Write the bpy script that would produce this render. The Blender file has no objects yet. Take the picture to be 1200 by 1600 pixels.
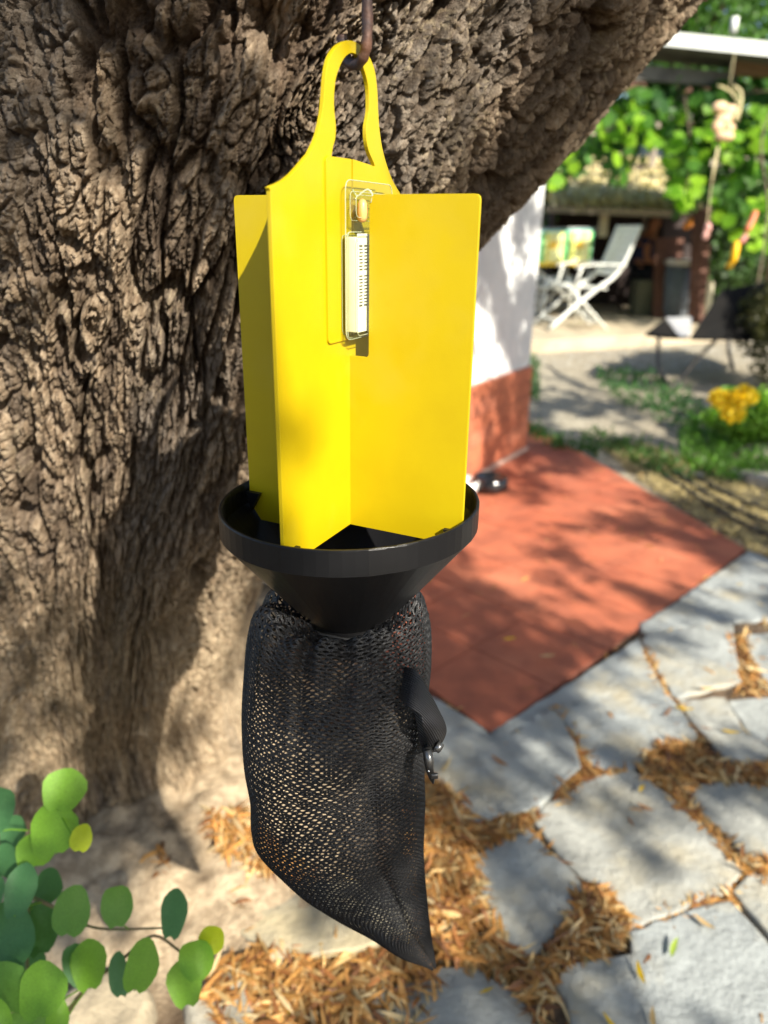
import bpy, bmesh, math, random
import numpy as np
from mathutils import Vector, Matrix
random.seed(7); rng = np.random.default_rng(7)
sc = bpy.context.scene; COL = sc.collection

# ---------------------------------------------------------------- camera
PITCH, ROLL, F = math.radians(21.0), math.radians(0.8), 1155.0
EYE = Vector((0, 0, 1.25))
_f = Vector((0, math.cos(PITCH), -math.sin(PITCH))); _u0 = Vector((0, math.sin(PITCH), math.cos(PITCH))); _r0 = Vector((1, 0, 0))
_r = _r0*math.cos(ROLL) + _u0*math.sin(ROLL); _u = _u0*math.cos(ROLL) - _r0*math.sin(ROLL)
cd = bpy.data.cameras.new('camera'); cam = bpy.data.objects.new('camera', cd); COL.objects.link(cam); sc.camera = cam
M = Matrix((_r, _u, -_f)).transposed().to_4x4(); M.translation = EYE; cam.matrix_world = M
cd.sensor_fit = 'VERTICAL'; cd.sensor_height = 36; cd.sensor_width = 27; cd.lens = F/1600*36
cd.clip_start = 0.02; cd.clip_end = 500
cd.dof.use_dof = True; cd.dof.focus_distance = 0.54; cd.dof.aperture_fstop = 4.7

# ---------------------------------------------------------------- world, sun, exposure
SUN = Vector((0.457, -0.667, 0.588)).normalized()
w = bpy.data.worlds.new('World'); sc.world = w; w.use_nodes = True
nt = w.node_tree; bg = nt.nodes['Background']; sky = nt.nodes.new('ShaderNodeTexSky'); sky.sky_type = 'NISHITA'
sky.sun_disc = False; sky.sun_elevation = math.asin(SUN.z); sky.sun_rotation = math.atan2(SUN.x, SUN.y)
sky.air_density = 1.0; sky.dust_density = 1.2; sky.ozone_density = 1.0
nt.links.new(sky.outputs[0], bg.inputs[0]); bg.inputs[1].default_value = 0.10
sd = bpy.data.lights.new('sun', 'SUN'); so = bpy.data.objects.new('sun', sd); COL.objects.link(so)
sd.energy = 5.0; sd.angle = math.radians(0.5); sd.color = (1.0, 0.93, 0.80)
so.rotation_euler = SUN.to_track_quat('Z', 'Y').to_euler(); so.location = SUN*20
sc.view_settings.view_transform = 'Standard'; sc.view_settings.look = 'None'; sc.view_settings.gamma = 1
sc.view_settings.exposure = 1.08
sc.render.engine = 'CYCLES'
try:
    sc.cycles.use_denoising = True; sc.cycles.max_bounces = 6; sc.cycles.transparent_max_bounces = 16
    sc.cycles.caustics_reflective = False; sc.cycles.caustics_refractive = False
    sc.cycles.sample_clamp_indirect = 6
except Exception: pass

# ---------------------------------------------------------------- helpers
def ray(x, y):
    return _f + _r*((x-600)/F) + _u*((800-y)/F)
def at(x, y, t):                       # a point t metres ahead of the eye
    return EYE + ray(x, y)*t
def on(x, y, z=0.0):                   # where the line of sight meets the level z
    d = ray(x, y); return EYE + d*((z-EYE.z)/d.z)
def onY(x, y, Y):
    d = ray(x, y); return EYE + d*(Y/d.y)
def onplane(x, y, p, n):
    d = ray(x, y); return EYE + d*((p-EYE).dot(n)/d.dot(n))

def tag(o, label=None, cat=None, group=None, kind=None):
    if label: o['label'] = label
    if cat: o['category'] = cat
    if group: o['group'] = group
    if kind: o['kind'] = kind
    return o
def empty(name, loc=(0, 0, 0), rz=0, label=None, cat=None, group=None, kind=None):
    o = bpy.data.objects.new(name, None); COL.objects.link(o); o.location = loc; o.rotation_euler = (0, 0, rz)
    o.empty_display_size = 0.05
    return tag(o, label, cat, group, kind)
def par(o, p):                          # keep world place: p carries a translation (and is itself maybe parented)
    o.parent = p
    m = Matrix.Identity(4); q = p
    chain = []
    while q is not None: chain.append(q); q = q.parent
    W = Matrix.Identity(4)
    for q in reversed(chain): W = W @ q.matrix_parent_inverse @ q.matrix_basis
    o.matrix_parent_inverse = W.inverted()
    return o
def obj(name, v, f, mat, parent=None, smooth=False, local=False):
    me = bpy.data.meshes.new(name); me.from_pydata([tuple(p) for p in v], [], [tuple(q) for q in f]); me.update()
    if mat: me.materials.append(mat)
    if smooth: me.polygons.foreach_set('use_smooth', [True]*len(me.polygons))
    o = bpy.data.objects.new(name, me); COL.objects.link(o)
    if parent is not None:
        if local: o.parent = parent
        else: par(o, parent)
    return o
def npmesh(name, V, Q, mat, parent=None, smooth=True, col=None):   # fast mesh from arrays; Q (n,3) or (n,4)
    V = np.asarray(V, np.float32); Q = np.asarray(Q, np.int32); k = Q.shape[1]
    me = bpy.data.meshes.new(name); me.vertices.add(len(V)); me.vertices.foreach_set('co', V.ravel())
    me.loops.add(Q.size); me.loops.foreach_set('vertex_index', Q.ravel())
    me.polygons.add(len(Q)); me.polygons.foreach_set('loop_start', np.arange(0, Q.size, k, dtype=np.int32))
    try: me.polygons.foreach_set('loop_total', np.full(len(Q), k, np.int32))
    except Exception: pass
    me.update(calc_edges=True)
    me.polygons.foreach_set('use_smooth', np.full(len(Q), smooth))
    if col is not None:
        a = me.attributes.new('col', 'FLOAT_COLOR', 'POINT'); c4 = np.ones((len(V), 4), np.float32); c4[:, :3] = col
        a.data.foreach_set('color', c4.ravel())
    me.materials.append(mat); o = bpy.data.objects.new(name, me); COL.objects.link(o)
    if parent is not None: par(o, parent)
    return o
class MB:
    def __init__(s): s.v = []; s.f = []
    def add(s, v, f):
        n = len(s.v); s.v += [Vector(p) for p in v]; s.f += [tuple(i+n for i in q) for q in f]; return s
    def box(s, c, d, R=None, bev=0.0):
        c = Vector(c); hx, hy, hz = d[0]/2, d[1]/2, d[2]/2
        if bev <= 0:
            P = [Vector((x*hx, y*hy, z*hz)) for x in (-1, 1) for y in (-1, 1) for z in (-1, 1)]
            Fc = [(0, 1, 3, 2), (4, 6, 7, 5), (0, 4, 5, 1), (2, 3, 7, 6), (0, 2, 6, 4), (1, 5, 7, 3)]
        else:
            bm = bmesh.new(); bmesh.ops.create_cube(bm, size=1)
            for q in bm.verts: q.co = Vector((q.co.x*d[0], q.co.y*d[1], q.co.z*d[2]))
            bmesh.ops.bevel(bm, geom=list(bm.edges), offset=bev, segments=2, affect='EDGES', profile=0.6)
            bm.verts.ensure_lookup_table(); P = [q.co.copy() for q in bm.verts]; Fc = [tuple(x.index for x in q.verts) for q in bm.faces]; bm.free()
        if R is not None: P = [R @ p for p in P]
        return s.add([p+c for p in P], Fc)
    def tube(s, pts, rad, seg=8, cap=True, flat=1.0):
        pts = [Vector(p) for p in pts]; n = len(pts)
        if not hasattr(rad, '__len__'): rad = [rad]*n
        V = []; prev = None
        for i, p in enumerate(pts):
            t = (pts[min(i+1, n-1)] - pts[max(i-1, 0)]).normalized()
            if prev is None:
                a = Vector((0, 0, 1)) if abs(t.z) < .9 else Vector((1, 0, 0)); x = t.cross(a).normalized()
            else: x = (prev - t*prev.dot(t)).normalized()
            prev = x; y = t.cross(x)
            for k in range(seg):
                a = 2*math.pi*k/seg; V.append(p + x*math.cos(a)*rad[i] + y*math.sin(a)*rad[i]*flat)
        Fc = [(i*seg+k, i*seg+(k+1) % seg, (i+1)*seg+(k+1) % seg, (i+1)*seg+k) for i in range(n-1) for k in range(seg)]
        if cap: Fc += [tuple(range(seg-1, -1, -1)), tuple((n-1)*seg+k for k in range(seg))]
        return s.add(V, Fc)
    def lathe(s, prof, c=(0, 0, 0), seg=24, close=False):
        c = Vector(c); n = len(prof)
        V = [c+Vector((r*math.cos(2*math.pi*k/seg), r*math.sin(2*math.pi*k/seg), z)) for r, z in prof for k in range(seg)]
        R = range(n if close else n-1)
        return s.add(V, [(i*seg+k, i*seg+(k+1) % seg, ((i+1) % n)*seg+(k+1) % seg, ((i+1) % n)*seg+k) for i in R for k in range(seg)])
    def ball(s, c, r, seg=10, rings=6, sc_=(1, 1, 1)):
        c = Vector(c); V = [c+Vector((0, 0, r*sc_[2]))]
        for i in range(1, rings):
            a = math.pi*i/rings
            V += [c+Vector((r*math.sin(a)*math.cos(2*math.pi*k/seg)*sc_[0], r*math.sin(a)*math.sin(2*math.pi*k/seg)*sc_[1], r*math.cos(a)*sc_[2])) for k in range(seg)]
        V.append(c-Vector((0, 0, r*sc_[2]))); Fc = [(0, 1+k, 1+(k+1) % seg) for k in range(seg)]
        for i in range(rings-2):
            Fc += [(1+i*seg+k, 1+(i+1)*seg+k, 1+(i+1)*seg+(k+1) % seg, 1+i*seg+(k+1) % seg) for k in range(seg)]
        L = len(V)-1; Fc += [(L, L-seg+(k+1) % seg, L-seg+k) for k in range(seg)]
        return s.add(V, Fc)
    def prism(s, poly, off):             # poly: list of Vectors (a flat outline), off: thickness vector
        n = len(poly); P = [Vector(p) for p in poly]; o = Vector(off)
        return s.add(P + [p+o for p in P], [tuple(range(n)), tuple(range(2*n-1, n-1, -1))] + [(i, i+n, (i+1) % n+n, (i+1) % n) for i in range(n)])
    def build(s, name, mat, parent=None, smooth=False, local=False):
        return obj(name, s.v, s.f, mat, parent, smooth, local)
def bevel(o, w_, seg=2, ang=35):
    m = o.modifiers.new('bevel', 'BEVEL'); m.width = w_; m.segments = seg; m.limit_method = 'ANGLE'; m.angle_limit = math.radians(ang); return o
def smooth_shade(o):
    o.data.polygons.foreach_set('use_smooth', [True]*len(o.data.polygons)); return o
def interp_path(pts, n):
    pts = [Vector(p) for p in pts]; out = []
    P = [pts[0]*2-pts[1]] + pts + [pts[-1]*2-pts[-2]]
    for i in range(1, len(P)-2):
        for k in range(n):
            t = k/n; a, b, c, d = P[i-1], P[i], P[i+1], P[i+2]
            out.append(0.5*((2*b)+(c-a)*t+(2*a-5*b+4*c-d)*t*t+(-a+3*b-3*c+d)*t**3))
    out.append(pts[-1]); return out

# ---------------------------------------------------------------- materials
def mat(name, c, rough=0.6, c2=None, ns=8, mixlo=.4, mixhi=.6, bump=None, spec=0.4, metal=0, attr=False, trans=0.0, coat=0, detail=6, c3=None, ns3=3, sub=None, alpha=None, stretch=None, coords='Object', bdist=0.004, translucent=None):
    m = bpy.data.materials.new(name); m.use_nodes = True; n = m.node_tree.nodes; L = m.node_tree.links; b = n['Principled BSDF']
    b.inputs['Roughness'].default_value = rough; b.inputs['Metallic'].default_value = metal; b.inputs['Specular IOR Level'].default_value = spec
    if trans: b.inputs['Transmission Weight'].default_value = trans
    if coat: b.inputs['Coat Weight'].default_value = coat
    if alpha is not None: b.inputs['Alpha'].default_value = alpha
    tc = n.new('ShaderNodeTexCoord'); src = tc.outputs[coords]
    if stretch:
        mp = n.new('ShaderNodeMapping'); mp.inputs['Scale'].default_value = stretch; L.new(src, mp.inputs[0]); src = mp.outputs[0]
    def noise(s, d=detail, r=.6):
        t = n.new('ShaderNodeTexNoise'); t.inputs['Scale'].default_value = s; t.inputs['Detail'].default_value = d; t.inputs['Roughness'].default_value = r; L.new(src, t.inputs['Vector']); return t
    def mix(fac, A, B, mode='MIX'):
        x = n.new('ShaderNodeMix'); x.data_type = 'RGBA'; x.blend_type = mode
        if isinstance(fac, float): x.inputs[0].default_value = fac
        else: L.new(fac, x.inputs[0])
        for i, q in ((6, A), (7, B)):
            if isinstance(q, tuple): x.inputs[i].default_value = (*q, 1)
            else: L.new(q, x.inputs[i])
        return x.outputs[2]
    def ramp(o, lo, hi):
        r = n.new('ShaderNodeMapRange'); r.inputs[1].default_value = lo; r.inputs[2].default_value = hi; L.new(o, r.inputs[0]); return r.outputs[0]
    if attr:
        a = n.new('ShaderNodeAttribute'); a.attribute_name = 'col'; cur = a.outputs['Color']
        if c2: cur = mix(ramp(noise(ns).outputs[0], mixlo, mixhi), cur, mix(1.0, cur, c2, 'MULTIPLY'))
    else:
        cur = c
        if c2: cur = mix(ramp(noise(ns).outputs[0], mixlo, mixhi), c, c2)
        if c3: cur = mix(ramp(noise(ns3, 4).outputs[0], .5, .68), cur, c3)
    if isinstance(cur, tuple): b.inputs['Base Color'].default_value = (*cur, 1)
    else: L.new(cur, b.inputs['Base Color'])
    if bump:
        bs, bst = bump; bp = n.new('ShaderNodeBump'); bp.inputs['Strength'].default_value = bst; bp.inputs['Distance'].default_value = bdist
        L.new(noise(bs, 5).outputs[0], bp.inputs['Height']); L.new(bp.outputs[0], b.inputs['Normal'])
    if translucent:
        tr = n.new('ShaderNodeBsdfTranslucent'); ms = n.new('ShaderNodeMixShader'); ms.inputs[0].default_value = translucent
        if isinstance(cur, tuple): tr.inputs[0].default_value = (*[min(1, q*1.6) for q in cur], 1)
        else: L.new(mix(1.0, cur, (1.5, 1.7, .8), 'MULTIPLY'), tr.inputs[0])
        L.new(b.outputs[0], ms.inputs[1]); L.new(tr.outputs[0], ms.inputs[2]); L.new(ms.outputs[0], n['Material Output'].inputs[0])
    m['b'] = 1
    return m

# ---------------------------------------------------------------- numpy noise
def _h(ix, iy, iz, s=0):
    n = (ix.astype(np.int64)*374761393 + iy.astype(np.int64)*668265263 + iz.astype(np.int64)*2147483647 + s*974634777) & 0xffffffff
    n = ((n ^ (n >> 13))*1274126177) & 0xffffffff; n = ((n ^ (n >> 15))*2246822519) & 0xffffffff
    return ((n ^ (n >> 16)) & 0xffffff).astype(np.float32)/16777215.0
def vnoise(x, y, z=None, s=0):
    x = np.asarray(x, np.float32); y = np.asarray(y, np.float32)
    ix = np.floor(x); iy = np.floor(y); fx = x-ix; fy = y-iy; fx = fx*fx*(3-2*fx); fy = fy*fy*(3-2*fy)
    if z is None:
        o = np.zeros_like(ix); g = lambda a, b: _h(ix+a, iy+b, o, s)
        return (g(0, 0)*(1-fx)+g(1, 0)*fx)*(1-fy)+(g(0, 1)*(1-fx)+g(1, 1)*fx)*fy
    iz = np.floor(z); fz = z-iz; fz = fz*fz*(3-2*fz); r = 0
    for c, wz in ((0, 1-fz), (1, fz)):
        g = lambda a, b: _h(ix+a, iy+b, iz+c, s)
        r = r + wz*((g(0, 0)*(1-fx)+g(1, 0)*fx)*(1-fy)+(g(0, 1)*(1-fx)+g(1, 1)*fx)*fy)
    return r
def fbm(x, y, o=4, s=0, g=.5):
    r = 0; a = 1; t = 0
    for i in range(o):
        r = r + a*vnoise(x*2**i+17*i, y*2**i-9*i, s=s+i); t += a; a *= g
    return r/t
def worley(x, y, s=0):                   # F1, F2, a random value for the nearest cell, offset to its centre
    ix = np.floor(x); iy = np.floor(y); f1 = np.full(x.shape, 9., np.float32); f2 = f1.copy(); cid = np.zeros(x.shape, np.float32); ox = cid.copy(); oy = cid.copy(); o = np.zeros_like(ix)
    for a in (-1, 0, 1):
        for b in (-1, 0, 1):
            px = ix+a+_h(ix+a, iy+b, o, s); py = iy+b+_h(ix+a, iy+b, o, s+1); dx = x-px; dy = y-py; d = np.sqrt(dx*dx+dy*dy)
            new = d < f1; f2 = np.where(new, f1, np.minimum(f2, d)); cid = np.where(new, _h(ix+a, iy+b, o, s+2), cid)
            ox = np.where(new, dx, ox); oy = np.where(new, dy, oy); f1 = np.where(new, d, f1)
    return f1, f2, cid, ox, oy
def sst(e0, e1, x):
    t = np.clip((x-e0)/(e1-e0), 0, 1); return t*t*(3-2*t)
def lerp(a, b, t): return a+(b-a)*t

# ---------------------------------------------------------------- ground
def rise(y): return np.interp(y, [4.6, 7.4], [0.0, 0.12])
def gz(x, y):
    x = np.asarray(x, np.float32); y = np.asarray(y, np.float32)
    m = 0.13*np.exp(-(((x+.50)/.42)**2+((y-1.32)/.34)**2)**1.2)
    return rise(y) + m*(0.75+.5*fbm(x*9, y*9, 3, 5))
xs = np.concatenate([np.array([-200, -90, -40, -20, -10, -6]), np.arange(-4, -1.2, .12), np.arange(-1.2, 1.6, .02), np.arange(1.6, 6, .08), np.array([7, 9, 12, 20, 40, 90, 200])])
ys = np.concatenate([np.array([-200, -90, -40, -20, -8, -4, -2, -1, -.5, 0]), np.arange(.3, 2.4, .02), np.arange(2.4, 9, .07), np.arange(9, 14, .5), np.array([16, 20, 30, 60, 120, 260])])
X, Y = np.meshgrid(xs, ys); near = np.exp(-((X/3)**2+((Y-2)/4)**2)).astype(np.float32)
Z = gz(X, Y) + near*(.016*(fbm(X*14, Y*14, 4, 3)-.5)+.006*(fbm(X*70, Y*70, 2, 4)-.5)) - .012
rock = worley(X*9+2*fbm(X*6, Y*6, 2, 8), Y*9, 40)
mound = np.exp(-(((X+.48)/.46)**2+((Y-1.25)/.42)**2)**2)
Z = Z + mound*(.022*(np.minimum(rock[1]-rock[0], .35)/.35) + .014*(fbm(X*30, Y*30, 3, 11)-.5))
soil = np.array([.075, .05, .032]); tan = np.array([.47, .37, .25]); grav = np.array([.44, .40, .31]); dirt = np.array([.30, .24, .16])
g1 = sst(3.0, 4.6, Y+ .6*(fbm(X*2, Y*2, 3, 6)-.5))[..., None]; n2 = fbm(X*5, Y*5, 4, 9)[..., None]
c = lerp(lerp(soil, dirt, sst(.45, .7, n2)), grav, g1)
c = lerp(c, tan, (sst(.25, .75, mound)*sst(.18, .40, fbm(X*12, Y*12, 3, 30)+.1))[..., None])
side = sst(1.2, 1.9, X)*sst(1.2, 2.0, Y); c = lerp(c, lerp(dirt, grav, .6), (side*.75)[..., None])
c = c*(.75+.5*fbm(X*60, Y*60, 3, 12)[..., None])
nx, ny = len(xs), len(ys); idx = np.arange(nx*ny).reshape(ny, nx)
Q = np.stack([idx[:-1, :-1], idx[:-1, 1:], idx[1:, 1:], idx[1:, :-1]], -1).reshape(-1, 4)
M_ground = mat('ground', (1, 1, 1), .95, c2=(.62, .60, .58), ns=40, attr=True, bump=(120, .7), spec=.15, bdist=.01)
tag(npmesh('ground', np.stack([X, Y, Z], -1).reshape(-1, 3), Q, M_ground, col=c.reshape(-1, 3)), 'pale dry earth and gravel ground of the garden around the tree', kind='structure')
del X, Y, Z, Q, idx

def clip(poly, p, n):                     # keep the side where (q-p).n <= 0
    out = []
    for i in range(len(poly)):
        a, b = poly[i], poly[(i+1) % len(poly)]; da = (a-p).dot(n); db = (b-p).dot(n)
        if da <= 0: out.append(a)
        if (da < 0) != (db < 0) and da != db: out.append(a+(b-a)*(da/(da-db)))
    return out
def ccw(P):
    a = sum(P[i].x*P[(i+1) % len(P)].y-P[(i+1) % len(P)].x*P[i].y for i in range(len(P))); return P if a > 0 else P[::-1]
def ground_pt(x, y, h=0):
    p = on(x, y, h)
    for _ in range(6): p = on(x, y, float(rise(p.y))+h)
    return p

# ---------------------------------------------------------------- red terrace of tiles
RA, RB = on(1165, 860), on(768, 1148)
e1 = (RA-RB).normalized(); e2 = Vector((-e1.y, e1.x, 0))
RL = RB + Vector((-.6, .78, 0))*1.3; RK = Vector((.985, 5.08, 0)); RJ = Vector((-.9, 5.0, 0))
TER = ccw([RA, RK, RJ, RL, RB])
M_bed = mat('terrace mortar', (.36, .13, .085), .9, c2=(.30, .12, .08), ns=12, bump=(80, .4))
M_rtile = [mat('terrace tile', (a, b, c_), .62, c2=(a*.72, b*.74, c_*.8), ns=7, bump=(60, .25), spec=.3, c3=(a*1.12, b*1.3, c_*1.35), ns3=2.2, bdist=.003) for a, b, c_ in ((.46, .132, .068), (.42, .120, .064), (.48, .145, .076))]
mb = MB(); mb.prism([Vector((p.x, p.y, .004)) for p in TER], (0, 0, -.06)); terrace = mb.build('terrace', M_bed)
tag(terrace, 'red tiled terrace slab beside the white house wall', kind='structure')
ts = 0.30
for i in range(-12, 14):
    for j in range(-2, 16):
        o = RB + e1*(i*ts+.5*ts*(j % 2)*0) + e2*(j*ts); g = .0022
        P = [o+e1*g+e2*g, o+e1*(ts-g)+e2*g, o+e1*(ts-g)+e2*(ts-g), o+e1*g+e2*(ts-g)]
        for k in range(len(TER)):
            a, b = TER[k], TER[(k+1) % len(TER)]; n = Vector((b.y-a.y, -(b.x-a.x), 0)).normalized()
            if P: P = clip(P, a, n)
        if len(P) < 3: continue
        A = abs(sum(P[q].x*P[(q+1) % len(P)].y-P[(q+1) % len(P)].x*P[q].y for q in range(len(P))))/2
        if A < .002: continue
        cc = sum(P, Vector())/len(P)
        if (cc - Vector((.84, 4.35, 0))).dot(Vector((.83, -.55, 0))) < -.25 and cc.x < .6 and cc.y > 2: continue
        h = .0065 + random.uniform(-.0006, .0006); m_ = MB(); m_.prism([Vector((p.x, p.y, h)) for p in P], (0, 0, -.005))
        m_.build('floor_tile', random.choice(M_rtile), terrace)

# ---------------------------------------------------------------- stone slabs (outlines on the ground, traced from the paving)
SL = [  # (points in picture pixels)
 [(680, 1092), (768, 1150), (862, 1106), (894, 1160), (900, 1198), (868, 1232), (838, 1262), (730, 1285), (705, 1240), (668, 1200), (640, 1150)],
 [(770, 1146), (1000, 1000), (1006, 1030), (1040, 1085), (1086, 1145), (1080, 1160), (1026, 1160), (988, 1200), (940, 1202), (914, 1172), (868, 1100)],
 [(846, 1264), (872, 1250), (930, 1216), (988, 1206), (1044, 1246), (1122, 1312), (1156, 1356), (1130, 1392), (1042, 1424), (986, 1440), (962, 1416), (940, 1388), (920, 1370), (890, 1350), (842, 1286)],
 [(746, 1334), (826, 1294), (844, 1314), (898, 1370), (914, 1394), (892, 1430), (846, 1472), (826, 1504), (794, 1476), (766, 1418), (742, 1366)],
 [(984, 1456), (1106, 1414), (1136, 1410), (1205, 1490), (1230, 1640), (900, 1640), (892, 1560), (866, 1526), (884, 1506), (944, 1496), (986, 1488)],
 [(1080, 1240), (1096, 1226), (1150, 1222), (1215, 1234), (1290, 1260), (1290, 1352), (1172, 1342), (1138, 1306), (1084, 1262)],
 [(1014, 988), (1140, 972), (1152, 1062), (1052, 1086), (1024, 1040), (1006, 1004)],
 [(1006, 972), (1044, 951), (1172, 861), (1330, 930), (1330, 960), (1150, 968), (1015, 984)],
 [(1062, 1096), (1132, 1092), (1166, 1146), (1204, 1170), (1220, 1186), (1136, 1186), (1108, 1156), (1074, 1120)],
 [(1140, 1094), (1215, 1088), (1300, 1110), (1300, 1180), (1215, 1168), (1176, 1148)],
 [(1146, 1394), (1172, 1366), (1215, 1366), (1330, 1400), (1340, 1520), (1220, 1476)],
 [(600, 1542), (680, 1512), (748, 1516), (800, 1544), (840, 1610), (860, 1680), (600, 1680), (560, 1600)],
 [(392, 1416), (460, 1396), (560, 1392), (636, 1420), (640, 1458), (600, 1484), (520, 1500), (430, 1510), (384, 1470)],
 [(1168, 992), (1230, 988), (1300, 1010), (1290, 1060), (1196, 1060), (1176, 1030)],
]
M_slab = [mat('slab stone', c_, .85, c2=tuple(q*.70 for q in c_), ns=9, mixlo=.35, mixhi=.68, bump=(55, .8), spec=.25, c3=(.42, .38, .28), ns3=4, bdist=.008) for c_ in ((.38, .40, .385), (.36, .385, .38), (.40, .405, .37))]
M_slab_y = mat('slab sandstone', (.46, .39, .25), .9, c2=(.30, .27, .20), ns=9, bump=(55, .8), spec=.2, bdist=.006)
paving = MB(); paving.prism([Vector(p) for p in ((.15, .55, -.002), (2.6, .5, -.002), (2.9, 3.0, -.002), (1.4, 2.7, -.002), (.30, 1.60, -.002), (.1, 1.7, -.002))], (0, 0, -.05))
M_bedding = mat('paving bed', (.085, .058, .036), .97, c2=(.16, .11, .07), ns=30, bump=(70, .8), bdist=.01)
paving = tag(paving.build('path', M_bedding), 'garden path of large irregular grey flagstones', kind='structure')
slabs_w = []
for k, pts in enumerate(SL):
    W = [on(x, y, .012) for x, y in pts]; W = ccw(W); slabs_w.append(W)
    cw_ = sum(W, Vector())/len(W); W = [cw_+(p-cw_)*1.05 for p in W]; n = len(W); edge = []
    for i in range(n):                     # roughened outline
        a, b = W[i], W[(i+1) % n]; m = max(2, int((b-a).length/.03)); t2 = Vector((b.y-a.y, -(b.x-a.x), 0)).normalized()
        for j in range(m): edge.append(a+(b-a)*(j/m)+t2*random.uniform(-.004, .004))
    cen = sum(edge, Vector())/len(edge); n = len(edge); tilt = (random.uniform(-.006, .006), random.uniform(-.006, .006))
    V = []; Fs = []; zb = .012+random.uniform(-.002, .003); rings = ((1.0, -.04), (1.0, -.006), (.990, -.001), (.97, .0006), (.92, 0), (.86, .0), (.79, 0), (.71, 0), (.62, .001), (.52, 0), (.41, 0), (.3, 0), (.18, 0), (.08, 0))
    for s_, dz in rings:
        for p in edge:
            q = cen+(p-cen)*s_; V.append(Vector((q.x, q.y, zb+dz+tilt[0]*(q.x-cen.x)+tilt[1]*(q.y-cen.y)+(.004*(float(vnoise(q.x*14, q.y*14, s=k))-.5)+.004*(float(vnoise(q.x*45, q.y*45, s=k))-.5) if dz > -.005 else 0))))
    for r_ in range(len(rings)-1): Fs += [(r_*n+i, r_*n+(i+1) % n, (r_+1)*n+(i+1) % n, (r_+1)*n+i) for i in range(n)]
    V.append(Vector((cen.x, cen.y, zb))); Fs += [((len(rings)-1)*n+i, (len(rings)-1)*n+(i+1) % n, len(V)-1) for i in range(n)]
    o = obj('flagstone', V, Fs, M_slab_y if k == 12 else M_slab[k % 3], paving, True)
    if k == 12: o.location.z += .022

# ---------------------------------------------------------------- house corner
HC = Vector((.84, 4.35, 0)); hd = Vector((-.555, -.832, 0)); hn = Vector((.832, -.555, 0)); hb = -hn
house = empty('house', HC, 0, 'white rendered house corner with red tiled plinth behind the trunk', 'house')
M_white = mat('lime render', (.80, .80, .78), .9, c2=(.70, .71, .70), ns=6, bump=(25, .5), spec=.2, bdist=.012)
L1, L2, HH = 2.25, 3.2, 2.7
wm = MB()
base = [HC, HC+hd*L1, HC+hd*L1+hb*L2, HC+hb*L2]
wm.prism([p+Vector((0, 0, .0)) for p in ccw(base)], (0, 0, HH)); wall = wm.build('wall', M_white, house)
M_pl = [mat('plinth tile', (a, b, c_), .5, c2=(a*.8, b*.8, c_*.85), ns=11, bump=(50, .3), spec=.35, bdist=.003) for a, b, c_ in ((.56, .18, .09), (.53, .165, .085), (.58, .20, .11))]
M_pj = mat('plinth joint', (.52, .24, .17), .9, bump=(90, .3))
pm = MB(); c0 = HC+hn*.008+hd*(L1/2); Rw = Matrix((hd, hn, Vector((0, 0, 1)))).transposed()
pm.box(c0+Vector((0, 0, .262)), (L1, .014, .50), Rw); plinth = pm.build('plinth', M_pj, house)
for r_ in range(6):
    for k in range(9):
        tw, th = .30, .080; x0 = k*tw + (.15 if r_ % 2 else 0) - .15; x1 = min(x0+tw, L1); x0 = max(x0, 0)
        if x1-x0 < .05: continue
        m_ = MB(); m_.box(HC+hd*((x0+x1)/2)+hn*(.018+random.uniform(0, .001))+Vector((0, 0, .018+r_*.0822+.04)), (x1-x0-.005, .008, th-.004), Rw); m_.build('wall_tile', random.choice(M_pl), plinth)
sk = MB(); sk.box(HC+hd*(L1/2)+hn*.026+Vector((0, 0, .016)), (L1, .02, .018), Rw); sk.build('skirting', mat('mortar fillet', (.55, .42, .34), .9, bump=(60, .5)), house)
rm = MB(); rc = HC+hd*(L1/2)+hb*(L2/2); rm.box(rc+Vector((0, 0, HH+.06)), (L1+.3, L2+.3, .12), Rw); rm.build('roof', mat('roof slab', (.35, .2, .14), .9, c2=(.28, .17, .12)), house)

# ---------------------------------------------------------------- the big tree
def curve(zs, vals, zq):
    f = np.interp(zq, zs, vals); return f
big_tree = empty('leaning_tree', (-.62, 1.5, 0), 0, 'huge leaning old tree trunk with deeply fissured bark in dappled sun', 'tree')
zr = np.concatenate([np.linspace(-.12, .45, 210), np.linspace(.4525, 1.0, 340)[1:], np.linspace(1.0, 1.6, 480)[1:], np.linspace(1.62, 2.7, 60)])
ZS = [-.12, 0, .12, .25, .42, .65, .78, .945, 1.086, 1.22, 1.29, 1.37, 1.52, 1.9, 2.3, 2.7]
RE = [-.20, -.275, -.315, -.338, -.295, -.222, -.145, -.035, .042, .122, .195, .262, .380, .72, 1.05, 1.35]
LE = [-1.06, -1.0, -.95, -.92, -.86, -.80, -.77, -.73, -.70, -.67, -.65, -.63, -.60, -.50, -.35, -.1]
YF = [1.10, 1.20, 1.19, 1.16, 1.08, .99, .93, .865, .805, .745, .72, .705, .69, .72, .80, .95]
def sm(vals):
    q = np.linspace(-.3, 2.9, 1600); f = np.interp(q, ZS, vals); k = np.exp(-np.linspace(-2, 2, 61)**2); k /= k.sum()
    g = np.convolve(np.pad(f, 30, mode='edge'), k, 'valid'); return np.interp(zr, q, g)
re_, le_, yf_ = sm(RE), sm(LE), sm(YF)
ph = np.concatenate([np.linspace(-math.pi, -1.15, 30)[:-1], np.linspace(-1.15, 1.62, 900), np.linspace(1.62, math.pi, 30)[1:-1]])
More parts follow.
